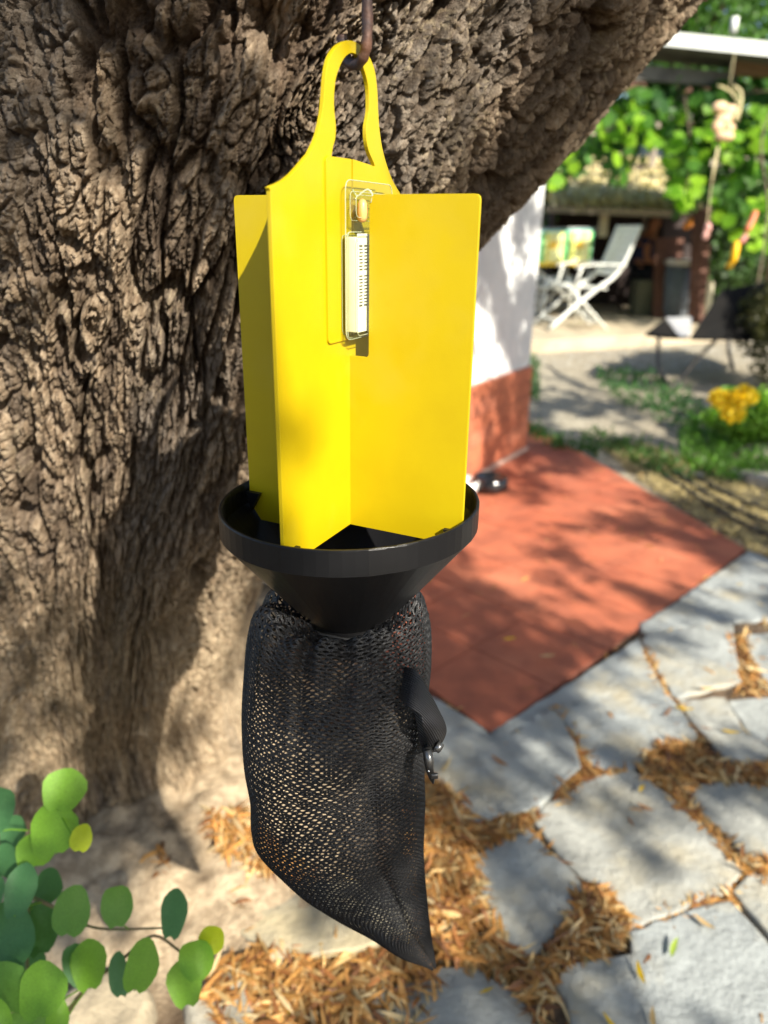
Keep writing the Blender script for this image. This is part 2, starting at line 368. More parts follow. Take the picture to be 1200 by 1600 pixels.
PHI, ZZ = np.meshgrid(ph, zr); cx = ((re_+le_)/2)[:, None]; rx = ((re_-le_)/2)[:, None]; ry = np.interp(zr, [0, 1, 2.7], [.40, .38, .30])[:, None]; cy = yf_[:, None]+ry
# lobes, strongest near the foot
amp = np.interp(ZZ, [-.1, .3, .7, 1.1, 1.6], [.17, .12, .07, .035, .03]).astype(np.float32)
wob = PHI + .5*(vnoise(PHI*2+5, ZZ*1.6, s=60)-.5)
lob = (np.cos(wob*5.0+1.2)*.5+.5)**.8*.6 + .5*fbm(PHI*2.2+9, ZZ*2.0, 3, 61)
env = np.clip(np.cos((PHI-.1)*.5), 0, 1)*np.clip((1.45-PHI)/.6, 0.12, 1)
rr = 1 + amp*(lob-.55)*1.7*env
flare = np.interp(ZZ, [-.12, .1, .3], [.25, .07, 0])*(.4+1.0*lob)*np.clip((1.2-PHI)/.8, 0, 1)
SX = np.sin(PHI); CX = np.cos(PHI)
PX = cx+rx*(rr+flare)*SX; PY = cy-ry*(rr+flare)*np.sign(CX)*np.abs(CX)**.9; PZ = ZZ.copy()
P = np.stack([PX, PY, PZ], -1).astype(np.float32)
du = np.gradient(P, axis=1); dv = np.gradient(P, axis=0); N = np.cross(du, dv); N /= np.linalg.norm(N, axis=-1, keepdims=True)+1e-9
# surface coordinates: s round the trunk (m), w along the grain (m)
s_ = np.cumsum(np.linalg.norm(du, axis=-1), axis=1); mid = np.argmin(abs(ph)); s_ = s_-s_[:, mid:mid+1]; s_ = s_ + 0*ZZ
bl = sst(-.25, .75, PHI); s_ = lerp(PX*1.0+.10, PHI*.44, bl); w_ = ZZ*1.12
low = sst(.95, .45, ZZ)                                              # 1 near the foot, where the bark is smoother
lump = sst(.42, .56, fbm(PHI*1.5+3, ZZ*2.6+1, 3, 70))*sst(.5, .2, PHI) # patches where the bark is blocky
n1 = fbm(s_*10, w_*5, 3, 71)-.5; n2 = fbm(s_*26, w_*12, 3, 72)-.5; n3 = fbm(s_*60+3, w_*34, 3, 73)-.5
grain = s_ + .05*n1 + .022*n2 + .009*n3
gw = w_ + .07*(fbm(s_*16, w_*9, 3, 74)-.5) + .02*n3
f1, f2, id1, ox1, oy1 = worley(grain*25, gw*lerp(9, 19, lump), 80)
f3, f4, id2, ox2, oy2 = worley(grain*56+7, gw*lerp(25, 40, lump)+3, 84)
f5, f6, id3, ox3, oy3 = worley((s_+.012*n2+.006*n3)*125, (w_+.02*n2)*70, 88)
fis = 1-sst(.02, .34, f2-f1); fis2 = 1-sst(.01, .26, f4-f3); fis3 = 1-sst(0, .25, f6-f5)
strand = fbm(grain*210, gw*22, 3, 90); gran = fbm(s_*420, w_*420, 2, 91)
big = fbm(s_*7+4, w_*3.2, 3, 92)-.5
deep = sst(.40, .62, fbm(grain*15+11, gw*3.2, 3, 93))
h = .030*big - .022*fis*(.30+1.0*deep) + .010*(id1-.5) + .004*ox1 - .0095*fis2*(1-.3*fis) + .0055*(id2-.5) + .006*oy2*(id2-.3) - .0042*fis3 + .0046*(id3-.5) + .0036*(strand-.5) + .0040*(gran-.5)
soft = .030*big - .011*fis*(.2+deep) + .006*(id1-.5) - .0055*fis2 + .0045*(id2-.5)-.0026*fis3 + .0026*(id3-.5) + .0045*(strand-.5) + .0026*(gran-.5)
h = lerp(h, soft, low*.75)
edge_ = np.clip((PHI+1.3)/.25, 0, 1)*np.clip((1.75-PHI)/.2, 0, 1); h = h*edge_
rim = np.clip((PHI-1.0)/.5, 0, 1); h = h*(1-.35*rim)
# two small knot holes low on the trunk
for (x, y, r_) in ((255, 1005, .020), (215, 1135, .016), (420, 30, .022)):
    tgt = None; D = np.array(ray(x, y)); E = np.array(EYE); d = P-E; t = (d@D)/(D@D); dist = np.linalg.norm(d-t[..., None]*D, axis=-1); dist = np.where(t < 1.45, dist, 9)
    h = h - .05*np.exp(-(dist/r_)**2)
P2 = P + N*h[..., None]
# bark colour: plate and patch tones, plus darkened splits
c1 = np.array([.170, .130, .097]); c2 = np.array([.42, .325, .228]); c3 = np.array([.225, .195, .165]); cr = np.array([.085, .056, .040]); lt = np.array([.52, .41, .275])
k = sst(.25, .70, .45*id1+.35*id2+.2*id3+.4*(fbm(s_*12, w_*6, 4, 95)-.5))[..., None]; C = lerp(c1, c2, k)
C = lerp(C, c3, (sst(.5, .7, fbm(s_*5+3, w_*2.5, 3, 96))*.7)[..., None]); C = lerp(C, lt, (low*.78*sst(.3, .55, fbm(s_*8, w_*5, 3, 97)+.1))[..., None])
C = lerp(C, cr, (np.maximum(fis*deep, .6*fis2)*.75*(1-.5*low))[..., None])     # splits darkened: inner bark and dirt, with crevice shade put into the colour
C = lerp(C, np.array([.40, .33, .22]), (sst(.60, .72, gran)*sst(.5, .65, fbm(s_*14, w_*10, 3, 98))*.55)[..., None])
C = C*(.60+.80*strand[..., None])*(.8+.4*gran[..., None])
m_, n_ = PHI.shape; idx = np.arange(m_*n_).reshape(m_, n_); idn = np.concatenate([idx, idx[:, :1]], 1)
Q = np.stack([idn[:-1, :-1], idn[:-1, 1:], idn[1:, 1:], idn[1:, :-1]], -1).reshape(-1, 4)
M_bark = mat('bark', (1, 1, 1), .93, c2=(.66, .62, .58), ns=90, attr=True, bump=(420, 1.0), spec=.15, bdist=.0045)
npmesh('trunk', P2.reshape(-1, 3), Q, M_bark, big_tree, col=C.reshape(-1, 3))
del P, N, h, soft, f1, f2, f3, f4, f5, f6, fis, fis2, fis3, strand, gran, du, dv, C, Q, idx, idn
# limbs above the frame
M_limb = mat('limb bark', (.19, .145, .10), .93, c2=(.10, .075, .055), ns=14, bump=(30, .9), stretch=(1, 1, .3), bdist=.02)
for pts, ra in (([(-.1, 1.3, 1.9), (.1, 1.25, 2.6), (.2, .9, 3.4), (.5, .1, 4.2), (1.2, -1.0, 5.0), (2.0, -2.2, 5.6)], [.34, .30, .24, .17, .11, .05]),
                ([(.3, 1.3, 2.1), (1.0, 1.35, 2.8), (1.7, 1.1, 3.5), (2.6, .5, 4.2), (3.8, -.6, 4.9), (5.0, -1.6, 5.4)], [.26, .24, .19, .14, .09, .04]),
                ([(.5, 1.35, 2.4), (1.3, 1.9, 3.2), (2.4, 2.4, 4.2), (3.6, 2.6, 5.0), (5.0, 2.4, 5.6)], [.2, .18, .13, .08, .03]),
                ([(-.2, 1.3, 2.3), (-.6, 1.5, 3.2), (-.9, 1.3, 4.2), (-.8, .6, 5.0), (-.4, -.6, 5.6)], [.3, .24, .17, .11, .05])):
    mb = MB(); pp = interp_path(pts, 6); mb.tube(pp, list(np.interp(np.linspace(0, 1, len(pp)), np.linspace(0, 1, len(ra)), ra)), 14)
    mb.build('limb', M_limb, big_tree, True)
tw = MB(); a = at(1046, 22, .90); tw.tube(interp_path([a-Vector((.03, 0, .01)), a, a+Vector((.022, 0, .013)), a+Vector((.05, .02, .02))], 4), [.006]*4+[.004]*5+[.002]*4, 6); tw.build('twig', M_limb, big_tree, True)

# a cloud of leaves as one mesh: each leaf 6 points, folded and bent
def leaves(name, C, D, Nn, ln, wd, col, mat_, parent=None, bend=.15, fold=.15):
    C = np.asarray(C, np.float32); n = len(C); D = D/np.linalg.norm(D, axis=1, keepdims=True); S = np.cross(D, Nn); S /= np.linalg.norm(S, axis=1, keepdims=True)+1e-9; U = np.cross(S, D)
    ln = np.broadcast_to(ln, (n,))[:, None]; wd = np.broadcast_to(wd, (n,))[:, None]; bd = (np.broadcast_to(bend, (n,)))[:, None]
    pts = []
    for u, v in ((0, 0), (.3, -.5), (.3, .5), (.66, -.42), (.66, .42), (1, 0)):
        pts.append(C + D*(u-.5)*ln + S*v*wd + U*(-4*bd*(u-.5)**2*ln + abs(v)*fold*wd))
    V = np.stack(pts, 1).reshape(-1, 3); b = (np.arange(n)*6)[:, None]
    T = np.concatenate([b+np.array([[0, 1, 2]]), b+np.array([[1, 3, 4]]), b+np.array([[1, 4, 2]]), b+np.array([[3, 5, 4]])], 1).reshape(-1, 3)
    return npmesh(name, V, T, mat_, parent, False, col=np.repeat(col, 6, 0))
def rdir(n, flat=1.0):
    d = rng.normal(size=(n, 3)); d[:, 2] *= flat; return d/np.linalg.norm(d, axis=1, keepdims=True)
M_leaf = mat('tree leaf', (1, 1, 1), .5, attr=True, translucent=.35)
# unseen crown: leaf sprays placed towards the sun to shape the dappled light
def foot(x, y, z): return x-SUN.x/SUN.z*z, y-SUN.y/SUN.z*z
def shade(gx, gy):                        # how thick the crown is made over the beam of sun that lands at (gx, gy) on the ground
    f = fbm(gx*4.2+3, gy*4.2, 3, 120); d = sst(.50, .56, f)
    def area(d, P, rx_, ry_, v):
        cx_, cy_ = foot(*P); m = np.exp(-(((gx-cx_)/rx_)**2+((gy-cy_)/ry_)**2)**2); return d*(1-m)+v*m
    d = area(d, (1.2, 1.7, 0), 1.2, 1.1, sst(.46, .52, f))                                     # flagstones
    d = area(d, (-.40, .78, 1.15), .34, .60, .10+.85*sst(.46, .52, fbm(gx*6, gy*6, 2, 131)))    # left of the trunk
    d = area(d, (1.15, 3.4, 0), .75, 1.3, sst(.45, .51, f))
    q_ = .04+.62*sst(.50, .58, fbm(gx*6+7, gy*6, 2, 132))
    for P_ in ((.05, .72, 1.38), (.20, .78, 1.36), (.33, .88, 1.48)): d = area(d, P_, .26, .22, q_)  # its right limb
    for P_, v_ in (((-.03, .53, 1.02), .04), ((-.03, .53, 1.12), .05), ((-.03, .53, 1.22), .03), ((-.03, .53, 1.33), .02)): d = area(d, P_, .23, .22, v_)     # the trap
    d = area(d, (-.62, 1.05, .35), .22, .28, .08); d = area(d, (-.30, 1.15, .45), .14, .22, .08)
    d = area(d, (-.15, 1.15, 0), .40, .28, .12); d = area(d, (.55, 3.1, 0), .45, .8, .08)
    far = sst(6.0, 6.8, gy); return d*(1-far)
K = 8500; gx = rng.uniform(-3.2, 5.5, K); gy = rng.uniform(-.8, 7.0, K); zz = rng.uniform(2.65, 3.9, K)
keep = rng.uniform(0, 1, K) < shade(gx.astype(np.float32), gy.astype(np.float32))*.9; gx, gy, zz = gx[keep], gy[keep], zz[keep]
cc = np.stack([gx+SUN.x/SUN.z*zz, gy+SUN.y/SUN.z*zz, zz], 1); kk = 46
sp = rdir(len(cc), .7); tpar = rng.uniform(-1, 1, (len(cc), kk, 1))                       # leaves ranked along a hanging spray
cen = (cc[:, None]+sp[:, None]*tpar*.16+rng.normal(size=(len(cc), kk, 3))*.026).reshape(-1, 3); n = len(cen)
g = rng.uniform(.7, 1.2, (n, 1)); col = np.array([[.055, .11, .022]])*g
crown = leaves('crown', cen, rdir(n, .6)+np.array([0, 0, -.4]), rdir(n), rng.uniform(.05, .085, n), rng.uniform(.018, .028, n), col, M_leaf, big_tree)
tag(crown, kind='stuff')

# ---------------------------------------------------------------- the yellow cross-vane trap with its black funnel
TC = at(543, 800, .57); TX, TY = TC.x, TC.y
q_ = at(548, 250, .48); TX = .5*(TX+q_.x*(TY/q_.y))
AX = Vector((TX, TY, 0)); al = math.radians(26)
dB = Vector((math.cos(al), -math.sin(al), 0))          # along the wide vane, towards its right front edge
dA = Vector((-math.sin(al), -math.cos(al), 0))         # along the handled vane, towards its left front edge
ZB, ZT = 1.036, 1.2705
trap = empty('insect_trap', (TX, TY, ZB), 0, 'bright yellow cross-vane insect trap with loop handle over a black funnel', 'insect trap')
M_yel = mat('yellow plastic', (.55, .415, .003), .42, c2=(.52, .385, .003), c3=(.54, .41, .02), ns3=9, ns=14, bump=(900, .14), spec=.45, bdist=.0008, translucent=.10)
def roundpoly(pts, r, seg=6):            # 2-D outline with rounded corners; r per corner
    out = []; n = len(pts)
    for i in range(n):
        p0, p, p1 = Vector(pts[i-1]), Vector(pts[i]), Vector(pts[(i+1) % n]); q = r[i] if hasattr(r, '__len__') else r
        a = (p0-p); b = (p1-p); q = min(q, a.length*.49, b.length*.49)
        if q < 1e-5: out.append(p); continue
        A = p+a.normalized()*q; B = p+b.normalized()*q
        for k in range(seg+1):
            t = k/seg; out.append(A*(1-t)**2+p*2*t*(1-t)+B*t*t)
    return out
def plate(name, P2, d, nrm, th, mat_, parent, off=0.0, holes=(), bev=.0006):
    """a flat plate: outline in (distance along d, height), extruded th along nrm"""
    bm = bmesh.new()
    def loop(pp): 
        vs = [bm.verts.new(AX+d*p[0]+Vector((0, 0, p[1]))+nrm*(off-th/2)) for p in pp]
        return [bm.edges.new((vs[i], vs[(i+1) % len(vs)])) for i in range(len(vs))]
    E = loop(P2)
    for hh in holes: E += loop(hh)
    bmesh.ops.triangle_fill(bm, use_beauty=True, use_dissolve=False, edges=E, normal=nrm)
    r = bmesh.ops.extrude_face_region(bm, geom=list(bm.faces)); bmesh.ops.translate(bm, vec=nrm*th, verts=[v for v in r['geom'] if isinstance(v, bmesh.types.BMVert)])
    bmesh.ops.recalc_face_normals(bm, faces=list(bm.faces)); me = bpy.data.meshes.new(name); bm.to_mesh(me); bm.free(); me.materials.append(mat_)
    o = bpy.data.objects.new(name, me); COL.objects.link(o); par(o, parent); bevel(o, bev, 2, 40); return o
TH = .0030
R_ = .0925
# wide vane (runs left back to right front) with the notch that holds the lure
def vb(x, y): p = onplane(x, y, AX, dA); v = p-AX; return (v.dot(dB), p.z)
nz = vb(575, 558)[1]; nl = .0165
wide = roundpoly([(-R_, ZB+.002), (-R_+.010, ZB-.012), (-.03, ZB-.012), (0.0, ZB), (.045, ZB), (R_-.004, ZB), (R_, ZB+.006), (R_, ZT), (nl, ZT), (nl, nz), (0, nz), (-.0008, ZT), (-R_, ZT)],
                 [0, 0, 0, 0, 0, 0, 0, .004, .006, .003, 0, 0, .004])
plate('wide_vane', [(p[0], p[1]) for p in wide], dB, dA, TH, M_yel, trap)
# handled vane (runs left front to right back) with the loop
def va(x, y): p = onplane(x, y, AX, dB); v = p-AX; return (v.dot(dA), p.z)
OUT = [(0, 1200), (60, 1070), (100, 900), (115, 760), (130, 580), (155, 460), (200, 380), (255, 333), (310, 318), (370, 333), (430, 385), (480, 460), (515, 560), (533, 700), (540, 850), (550, 1000), (570, 1140), (600, 1260), (650, 1400), (710, 1505)]
INN = [(165, 1300), (185, 1160), (205, 1080), (209, 980), (197, 860), (195, 760), (205, 640), (225, 560), (260, 480), (300, 430), (345, 418), (395, 460), (440, 580), (465, 700), (468, 850), (460, 920), (447, 1000), (450, 1100), (470, 1190), (505, 1270), (515, 1300)]
oc = [va(480+x/5, y/5) for x, y in OUT]; ic = [va(480+x/5, y/5) for x, y in INN]
lf = [va(*q) for q in ((417, 293), (421, 290), (430, 287), (441, 281), (452, 272), (463, 260), (472, 249))]
a_corner = R_*1.0
outl = [Vector((a_corner, ZB, 0)), Vector((a_corner, va(415, 298)[1], 0))] + [Vector((p[0], p[1], 0)) for p in lf]
hand = interp_path([Vector((p[0], p[1], 0)) for p in oc], 4); rb = [Vector((-R_+.01, ZT, 0)), Vector((-R_, ZT-.008, 0)), Vector((-R_, ZB, 0))]
hand = [p for p in hand if p.x > -R_+.012]
vo = [(p.x, p.y) for p in outl+hand+rb]
vi = interp_path([Vector((p[0], p[1], 0)) for p in ic], 4); vi = [(p.x, p.y) for p in vi]
v1 = plate('handled_vane', vo, dA, -dB, TH, M_yel, trap, holes=[vi])
# thicker sleeve in the middle of the handled vane
bt = va(545, 249)[1]
for s0, s1 in ((.0335, .0012), (-.0012, -.0335)):
    pp = roundpoly([(s1, nz+.012), (s0, nz+.012), (s0, bt-.0006), (s1, bt)] if s0 > 0 else [(s1, nz+.012), (s0, nz+.012), (s0, bt), (s1, bt-.002)], [0, .004, .004, 0] if s0 > 0 else [0, 0, 0, .006])
    plate('sleeve', [(p[0], p[1]) for p in pp], dA, -dB, .0016, M_yel, trap, off=-TH/2-.0007, bev=.0004)
    plate('sleeve', [(p[0], p[1]) for p in pp], dA, -dB, .0016, M_yel, trap, off=TH/2+.0007, bev=.0004)
# funnel
M_blk = bpy.data.materials.new('black printed plastic'); M_blk.use_nodes = True
_n = M_blk.node_tree.nodes; _l = M_blk.node_tree.links; _b = _n['Principled BSDF']; _b.inputs['Base Color'].default_value = (.008, .008, .009, 1); _b.inputs['Roughness'].default_value = .30; _b.inputs['Specular IOR Level'].default_value = .28
_t = _n.new('ShaderNodeTexCoord'); _w = _n.new('ShaderNodeTexWave'); _w.bands_direction = 'Z'; _w.inputs['Scale'].default_value = 560; _w.inputs['Distortion'].default_value = .6; _w.inputs['Detail'].default_value = 1
_bp = _n.new('ShaderNodeBump'); _bp.inputs['Strength'].default_value = .28; _bp.inputs['Distance'].default_value = .0003; _l.new(_t.outputs['Object'], _w.inputs['Vector']); _l.new(_w.outputs['Fac'], _bp.inputs['Height']); _l.new(_bp.outputs[0], _b.inputs['Normal'])
ZR = 1.0565; ZN = .959
prof = [(.0960, ZR-.0008), (.0968, ZR), (.0980, ZR), (.0988, ZR-.0008), (.0988, ZR-.0190), (.0365, ZN+.001), (.035, ZN), (.0335, ZN+.001), (.0335, ZN+.003), (.0955, ZR-.0175), (.0955, ZR-.004)]
fn = MB(); fn.lathe(prof, (TX, TY, 0), 72, True); _fr = [1+random.uniform(-.0015, .0015) for _ in range(72)]; fn.v = [Vector((TX+(v.x-TX)*_fr[i % 72], TY+(v.y-TY)*_fr[i % 72], v.z+(v.x-TX)*.030)) for i, v in enumerate(fn.v)]; fo = fn.build('funnel', M_blk, trap)
nk = MB(); nk.lathe([(.0345, ZN+.002), (.0345, ZN-.025), (.0325, ZN-.025), (.0325, ZN+.002)], (TX, TY, 0), 48, True); nk.build('neck', M_blk, trap)
for d, s in ((dB, 1), (dB, -1), (dA, 1), (dA, -1)):
    b_ = MB(); e = Vector((0, 0, 1)).cross(d)
    for k in (-1, 1):
        c = AX+d*s*.0895+e*k*.0042+Vector((0, 0, ZR-.016)); r0 = Matrix((d*s, e, Vector((0, 0, 1)))).transposed()
        pts = [c+r0@Vector(p) for p in ((-.010, -.0018, .008), (.004, -.0018, .008), (-.001, -.0018, -.008))]
        b_.prism(pts, e*.0036)
    b_.build('bracket', M_blk, trap)

# ---------------------------------------------------------------- hook
M_hook = mat('rusty iron', (.075, .055, .055), .55, c2=(.15, .075, .05), ns=45, bump=(160, .5), metal=.35, spec=.5, bdist=.002)
hk = empty('hanging_hook', at(560, 0, .47), 0, 'dark rusty iron hook hanging the yellow trap from the trunk', 'hook')
hp = va(558, 66); top = AX+dA*hp[0]+Vector((0, 0, hp[1]-.004))
L_ = Vector((.55, -.83, 0)); zt = top.z
hpts = [top+Vector((.006, .10, .33)), top+Vector((.012, .03, .30)), top+L_*.011+Vector((0, 0, .22)), top+L_*.012+Vector((0, 0, .12)), top+L_*.0115+Vector((0, 0, .04)), top+L_*.011+Vector((.0005, 0, .006)), top+L_*.008+Vector((0, 0, -.0045)), top+L_*.001+Vector((-.001, 0, -.0085)), top-L_*.006+Vector((-.003, 0, -.0055)), top-L_*.010+Vector((-.004, 0, .004)), top-L_*.0115+Vector((-.004, 0, .009))]
hb_ = MB(); pts = interp_path(hpts, 5); hb_.tube(pts, [.0034+.0003*math.sin(i*1.7) for i in range(len(pts))], 12); hb_.build('hook_rod', M_hook, hk, True)
sc_ = MB(); a = hpts[0]; sc_.tube([a+Vector((0, -.002, -.001)), a+Vector((.01, .10, .02))], .006, 10); sc_.build('screw', M_hook, hk, True)

# ---------------------------------------------------------------- lure sachet in a clear blister
nB = dB                                    # pack stands parallel to the handled vane, set off to the right front of it
lure = empty('lure_pack', AX+Vector((0, 0, 1.19)), 0, 'clear plastic blister pack with white printed card hanging in the yellow trap notch', 'lure pack')
M_clear = bpy.data.materials.new('clear plastic'); M_clear.use_nodes = True; _n = M_clear.node_tree.nodes; _l = M_clear.node_tree.links; _n.remove(_n['Principled BSDF'])
_g = _n.new('ShaderNodeBsdfGlossy'); _g.inputs['Roughness'].default_value = .08; _tr = _n.new('ShaderNodeBsdfTransparent'); _tr.inputs[0].default_value = (.93, .95, .86, 1); _m = _n.new('ShaderNodeMixShader')
_m.inputs[0].default_value = .07; _l.new(_tr.outputs[0], _m.inputs[1]); _l.new(_g.outputs[0], _m.inputs[2]); _l.new(_m.outputs[0], _n['Material Output'].inputs[0])
M_clr2 = mat('clear plastic rim', (.55, .60, .45), .12, spec=.7, alpha=.6)
def lp(u, s, z): return AX - dA*u + nB*s + Vector((0, 0, z))     # u backwards, s to the right front
def lz(x, y, u=0): return onplane(x, y, lp(u, .008, 0), nB).z
z1, z0 = lz(548, 281), lz(547, 531); uw, ue = -.0185, .050
def fl_outline(ins=0.0, seg=6):
    return roundpoly([(uw+ins, z0+ins), (ue-ins, z0+ins), (ue-ins, z1-ins), (uw+ins, z1-ins)], .007, seg)
Fp = fl_outline(); fm = MB(); fm.prism([lp(p[0], .0078, p[1]) for p in Fp], nB*.0004); fm.build('backing', M_clear, lure)
rimm = MB(); ring = [lp(p[0], .008, p[1]) for p in Fp]; rimm.tube(ring+[ring[0]], .00035, 5, False); rimm.build('rim', M_clr2, lure, True)
cz1, cz0 = lz(560, 370), lz(560, 516)
def blister(u0, u1, za, zb, s0, s1, name):
    m_ = MB(); b0 = roundpoly([(u0, za), (u1, za), (u1, zb), (u0, zb)], .004, 4); b1 = roundpoly([(u0+.0015, za+.002), (u1-.0015, za+.002), (u1-.0015, zb-.002), (u0+.0015, zb-.002)], .004, 4); n = len(b0)
    V = [lp(p[0], s0, p[1]) for p in b0]+[lp(p[0], s1, p[1]) for p in b1]
    m_.add(V, [(i, (i+1) % n, (i+1) % n+n, i+n) for i in range(n)]+[tuple(range(n, 2*n))]); o = m_.build(name, M_clear, lure, False)
    r2 = MB(); rr_ = [lp(p[0], s1, p[1]) for p in b1]; r2.tube(rr_+[rr_[0]], .00028, 4, False); rr_ = [lp(p[0], s0, p[1]) for p in b0]; r2.tube(rr_+[rr_[0]], .00028, 4, False)
    par(r2.build('edge', M_clr2, None, True), o) if False else r2.build('blister_edge', M_clr2, lure, True)
blister(-.0165, .044, cz0-.004, cz1+.003, .0084, .0150, 'blister'); blister(-.0165, .044, cz0-.004, cz1+.003, .0076, .0032, 'blister')
blister(-.013, .040, lz(560, 345), lz(560, 300), .0084, .0120, 'blister')
M_card = mat('white card', (.90, .90, .88), .6, c2=(.80, .80, .77), ns=20); M_ink = mat('printed ink', (.10, .10, .10), .6); M_sach = mat('sachet paper', (.80, .76, .56), .7, c2=(.84, .80, .66), ns=25, bump=(90, .5), bdist=.001); M_pill = mat('rubber capsule', (.80, .36, .10), .4, c2=(.75, .42, .18), ns=30)
cb = MB(); Rl = Matrix((-dA, nB, Vector((0, 0, 1)))).transposed(); cb.box(lp(.0135, .0090, (cz0+cz1)/2), (.0555, .0085, cz1-cz0), Rl, .0008); sach = cb.build('sachet', M_sach, lure, True)
cm = MB(); cm.box(lp(.0145, .0136, (cz0+cz1)/2+.001), (.0545, .0004, cz1-cz0+.002), Rl); card = cm.build('card', M_card, lure)
im = MB(); nrow = 19
for r_ in range(nrow):
    if r_ == 8: continue
    z = cz1-.0055-r_*(cz1-cz0-.021)/nrow
    for cidx, (u, wl) in enumerate(((-.0085, .0045), (-.0015, .0045), (.006, .0055), (.014, .006), (.024, .007), (.033, .006))):
        im.box(lp(u+.0002*(r_ % 3), .01395, z), (wl, .0002, .0008 if 0 < r_ < nrow-1 else .0012), Rl)
im.build('printed_rows', M_ink, card)
pi_ = MB(); a = lp(-.001, .0108, lz(578, 348)); b = lp(-.0005, .0108, lz(578, 312)); pts = [a+(b-a)*t for t in (0, .06, .2, .5, .8, .94, 1)]; pi_.tube(pts, [.0008, .0026, .0034, .0036, .0032, .0020, .0006], 12); pi_.build('capsule', M_pill, lure, True)
wl_ = MB(); a = lp(-.004, .012, lz(578, 306)); wl_.tube(interp_path([a+Vector((-.006, 0, .003)), a+Vector((-.003, 0, -.001)), a+Vector((0, 0, .001)), a+Vector((.004, 0, .003)), a+Vector((.007, 0, 0)), a+Vector((.006, 0, -.005))], 4), .0006, 5); wl_.build('clip', M_clr2, lure, True)

# ---------------------------------------------------------------- mesh bag: real openings, front and back
bag = empty('mesh_bag', (TX, TY, .95), 0, 'black net drawstring bag tied under the funnel, one corner hanging down', 'net bag')
M_net = mat('black knit', (.010, .010, .011), .42, c2=(.018, .018, .02), ns=300, bump=(1500, .6), spec=.45, bdist=.0006, coat=.0)
LS = [(486, 962, .580), (458, 960, .572), (428, 948, .568), (402, 955, .573), (391, 990, .58), (386, 1040, .59), (381, 1110, .60), (384, 1180, .613), (394, 1240, .622), (395, 1285, .63), (404, 1320, .64), (440, 1358, .65), (500, 1407, .665), (570, 1453, .68), (630, 1488, .695), (676, 1511, .705)]
RS = [(594, 960, .580), (622, 956, .572), (643, 942, .568), (662, 950, .573), (671, 985, .58), (671, 1040, .59), (664, 1110, .60), (662, 1170, .613), (662, 1215, .622), (663, 1250, .63), (662, 1285, .64), (661, 1325, .65), (663, 1370, .665), (668, 1420, .68), (674, 1470, .695), (681, 1513, .705)]
TK = [.036, .042, .050, .060, .062, .060, .056, .052, .048, .044, .038, .032, .026, .019, .011, .003]
LW = interp_path([at(*p) for p in LS], 24); RW = interp_path([at(*p) for p in RS], 24); TKi = np.interp(np.linspace(0, 1, len(LW)), np.linspace(0, 1, len(TK)), TK)
nU, rowh = 60, .0031
midp = [(LW[i]+RW[i])/2 for i in range(len(LW))]; arc = np.concatenate([[0], np.cumsum([max((LW[i+1]-LW[i]).length, (RW[i+1]-RW[i]).length, .0001)*.5+(midp[i+1]-midp[i]).length*.5 for i in range(len(LW)-1)])])
nV = int(arc[-1]/rowh)
LWn = np.array(LW); RWn = np.array(RW)
def bagpt(u, v):                           # u turns round, v in rows
    a = v*rowh; a = np.clip(a, 0, arc[-1]-1e-5); i = np.interp(a, arc, np.arange(len(arc)))
    g = lambda A: np.stack([np.interp(i, np.arange(len(A)), A[:, k]) for k in range(3)], -1)
    Lq, Rq = g(LWn), g(RWn); tk = np.interp(i, np.arange(len(TKi)), TKi)
    th = 2*np.pi*u/nU; c, s = np.cos(th), np.sin(th); e = .75+.25*np.clip(a/.08, 0, 1)
    mid_ = (Lq+Rq)/2; hw = (Rq-Lq)/2; cc_ = np.sign(c)*np.abs(c)**1.0; ss = -np.sign(s)*np.abs(s)**.85
    plt = (.0052*np.sin(th*13+2*np.sin(th*3))+.0022*np.sin(th*29))*np.exp(-a/.075)*np.clip(a/.012, .25, 1)
    wr = .0042*np.sin(a*48+2.2*c+1.5*s)*np.clip(a/.05, 0, 1)*np.clip((arc[-1]-a)/.08, 0, 1)
    fold = .010*np.exp(-((c-.42)/.10)**2)*np.clip((a-.05)/.1, 0, 1)*np.clip((arc[-1]-a)/.1, 0, 1)
    depth = ss*(tk+plt+wr-np.where(s > 0, fold*.6, 0)); out = mid_+hw*(cc_*(1+plt*2))[..., None]; out[..., 1] += depth
    out[..., 2] += plt*1.2+.0012*np.sin(th*5+a*60)*np.clip(a/.06, 0, 1); return out
V = []; Fq = []; base = 0
jj, ii = np.meshgrid(np.arange(nV), np.arange(nU), indexing='ij'); off = .5*(jj % 2)
# each cell is a brick of the knit: an outline of 6 shared points, and a hole of 6 inside it
ux, vx = ii+off, jj+0.0
oct_o = [(-.5, -.62), (0, -.38), (.5, -.62), (.5, .62), (0, .38), (-.5, .62)]
oct_o = [(-.5, -.333), (0, -.667), (.5, -.333), (.5, .333), (0, .667), (-.5, .333)]
hs = .62
dens = 1.0
parts_o = np.stack([bagpt(ux+a, vx+b) for a, b in oct_o], 2)        # rows, cols, 6, 3
hole = np.clip(.60+.10*(vnoise(ii*.2, jj*.2, s=140)-.5), .4, .8)
parts_i = np.stack([bagpt(ux+a*hole, vx+b*hole) for a, b in oct_o], 2)
ct = parts_o.mean(2, keepdims=True); parts_m = (parts_o+parts_i)/2
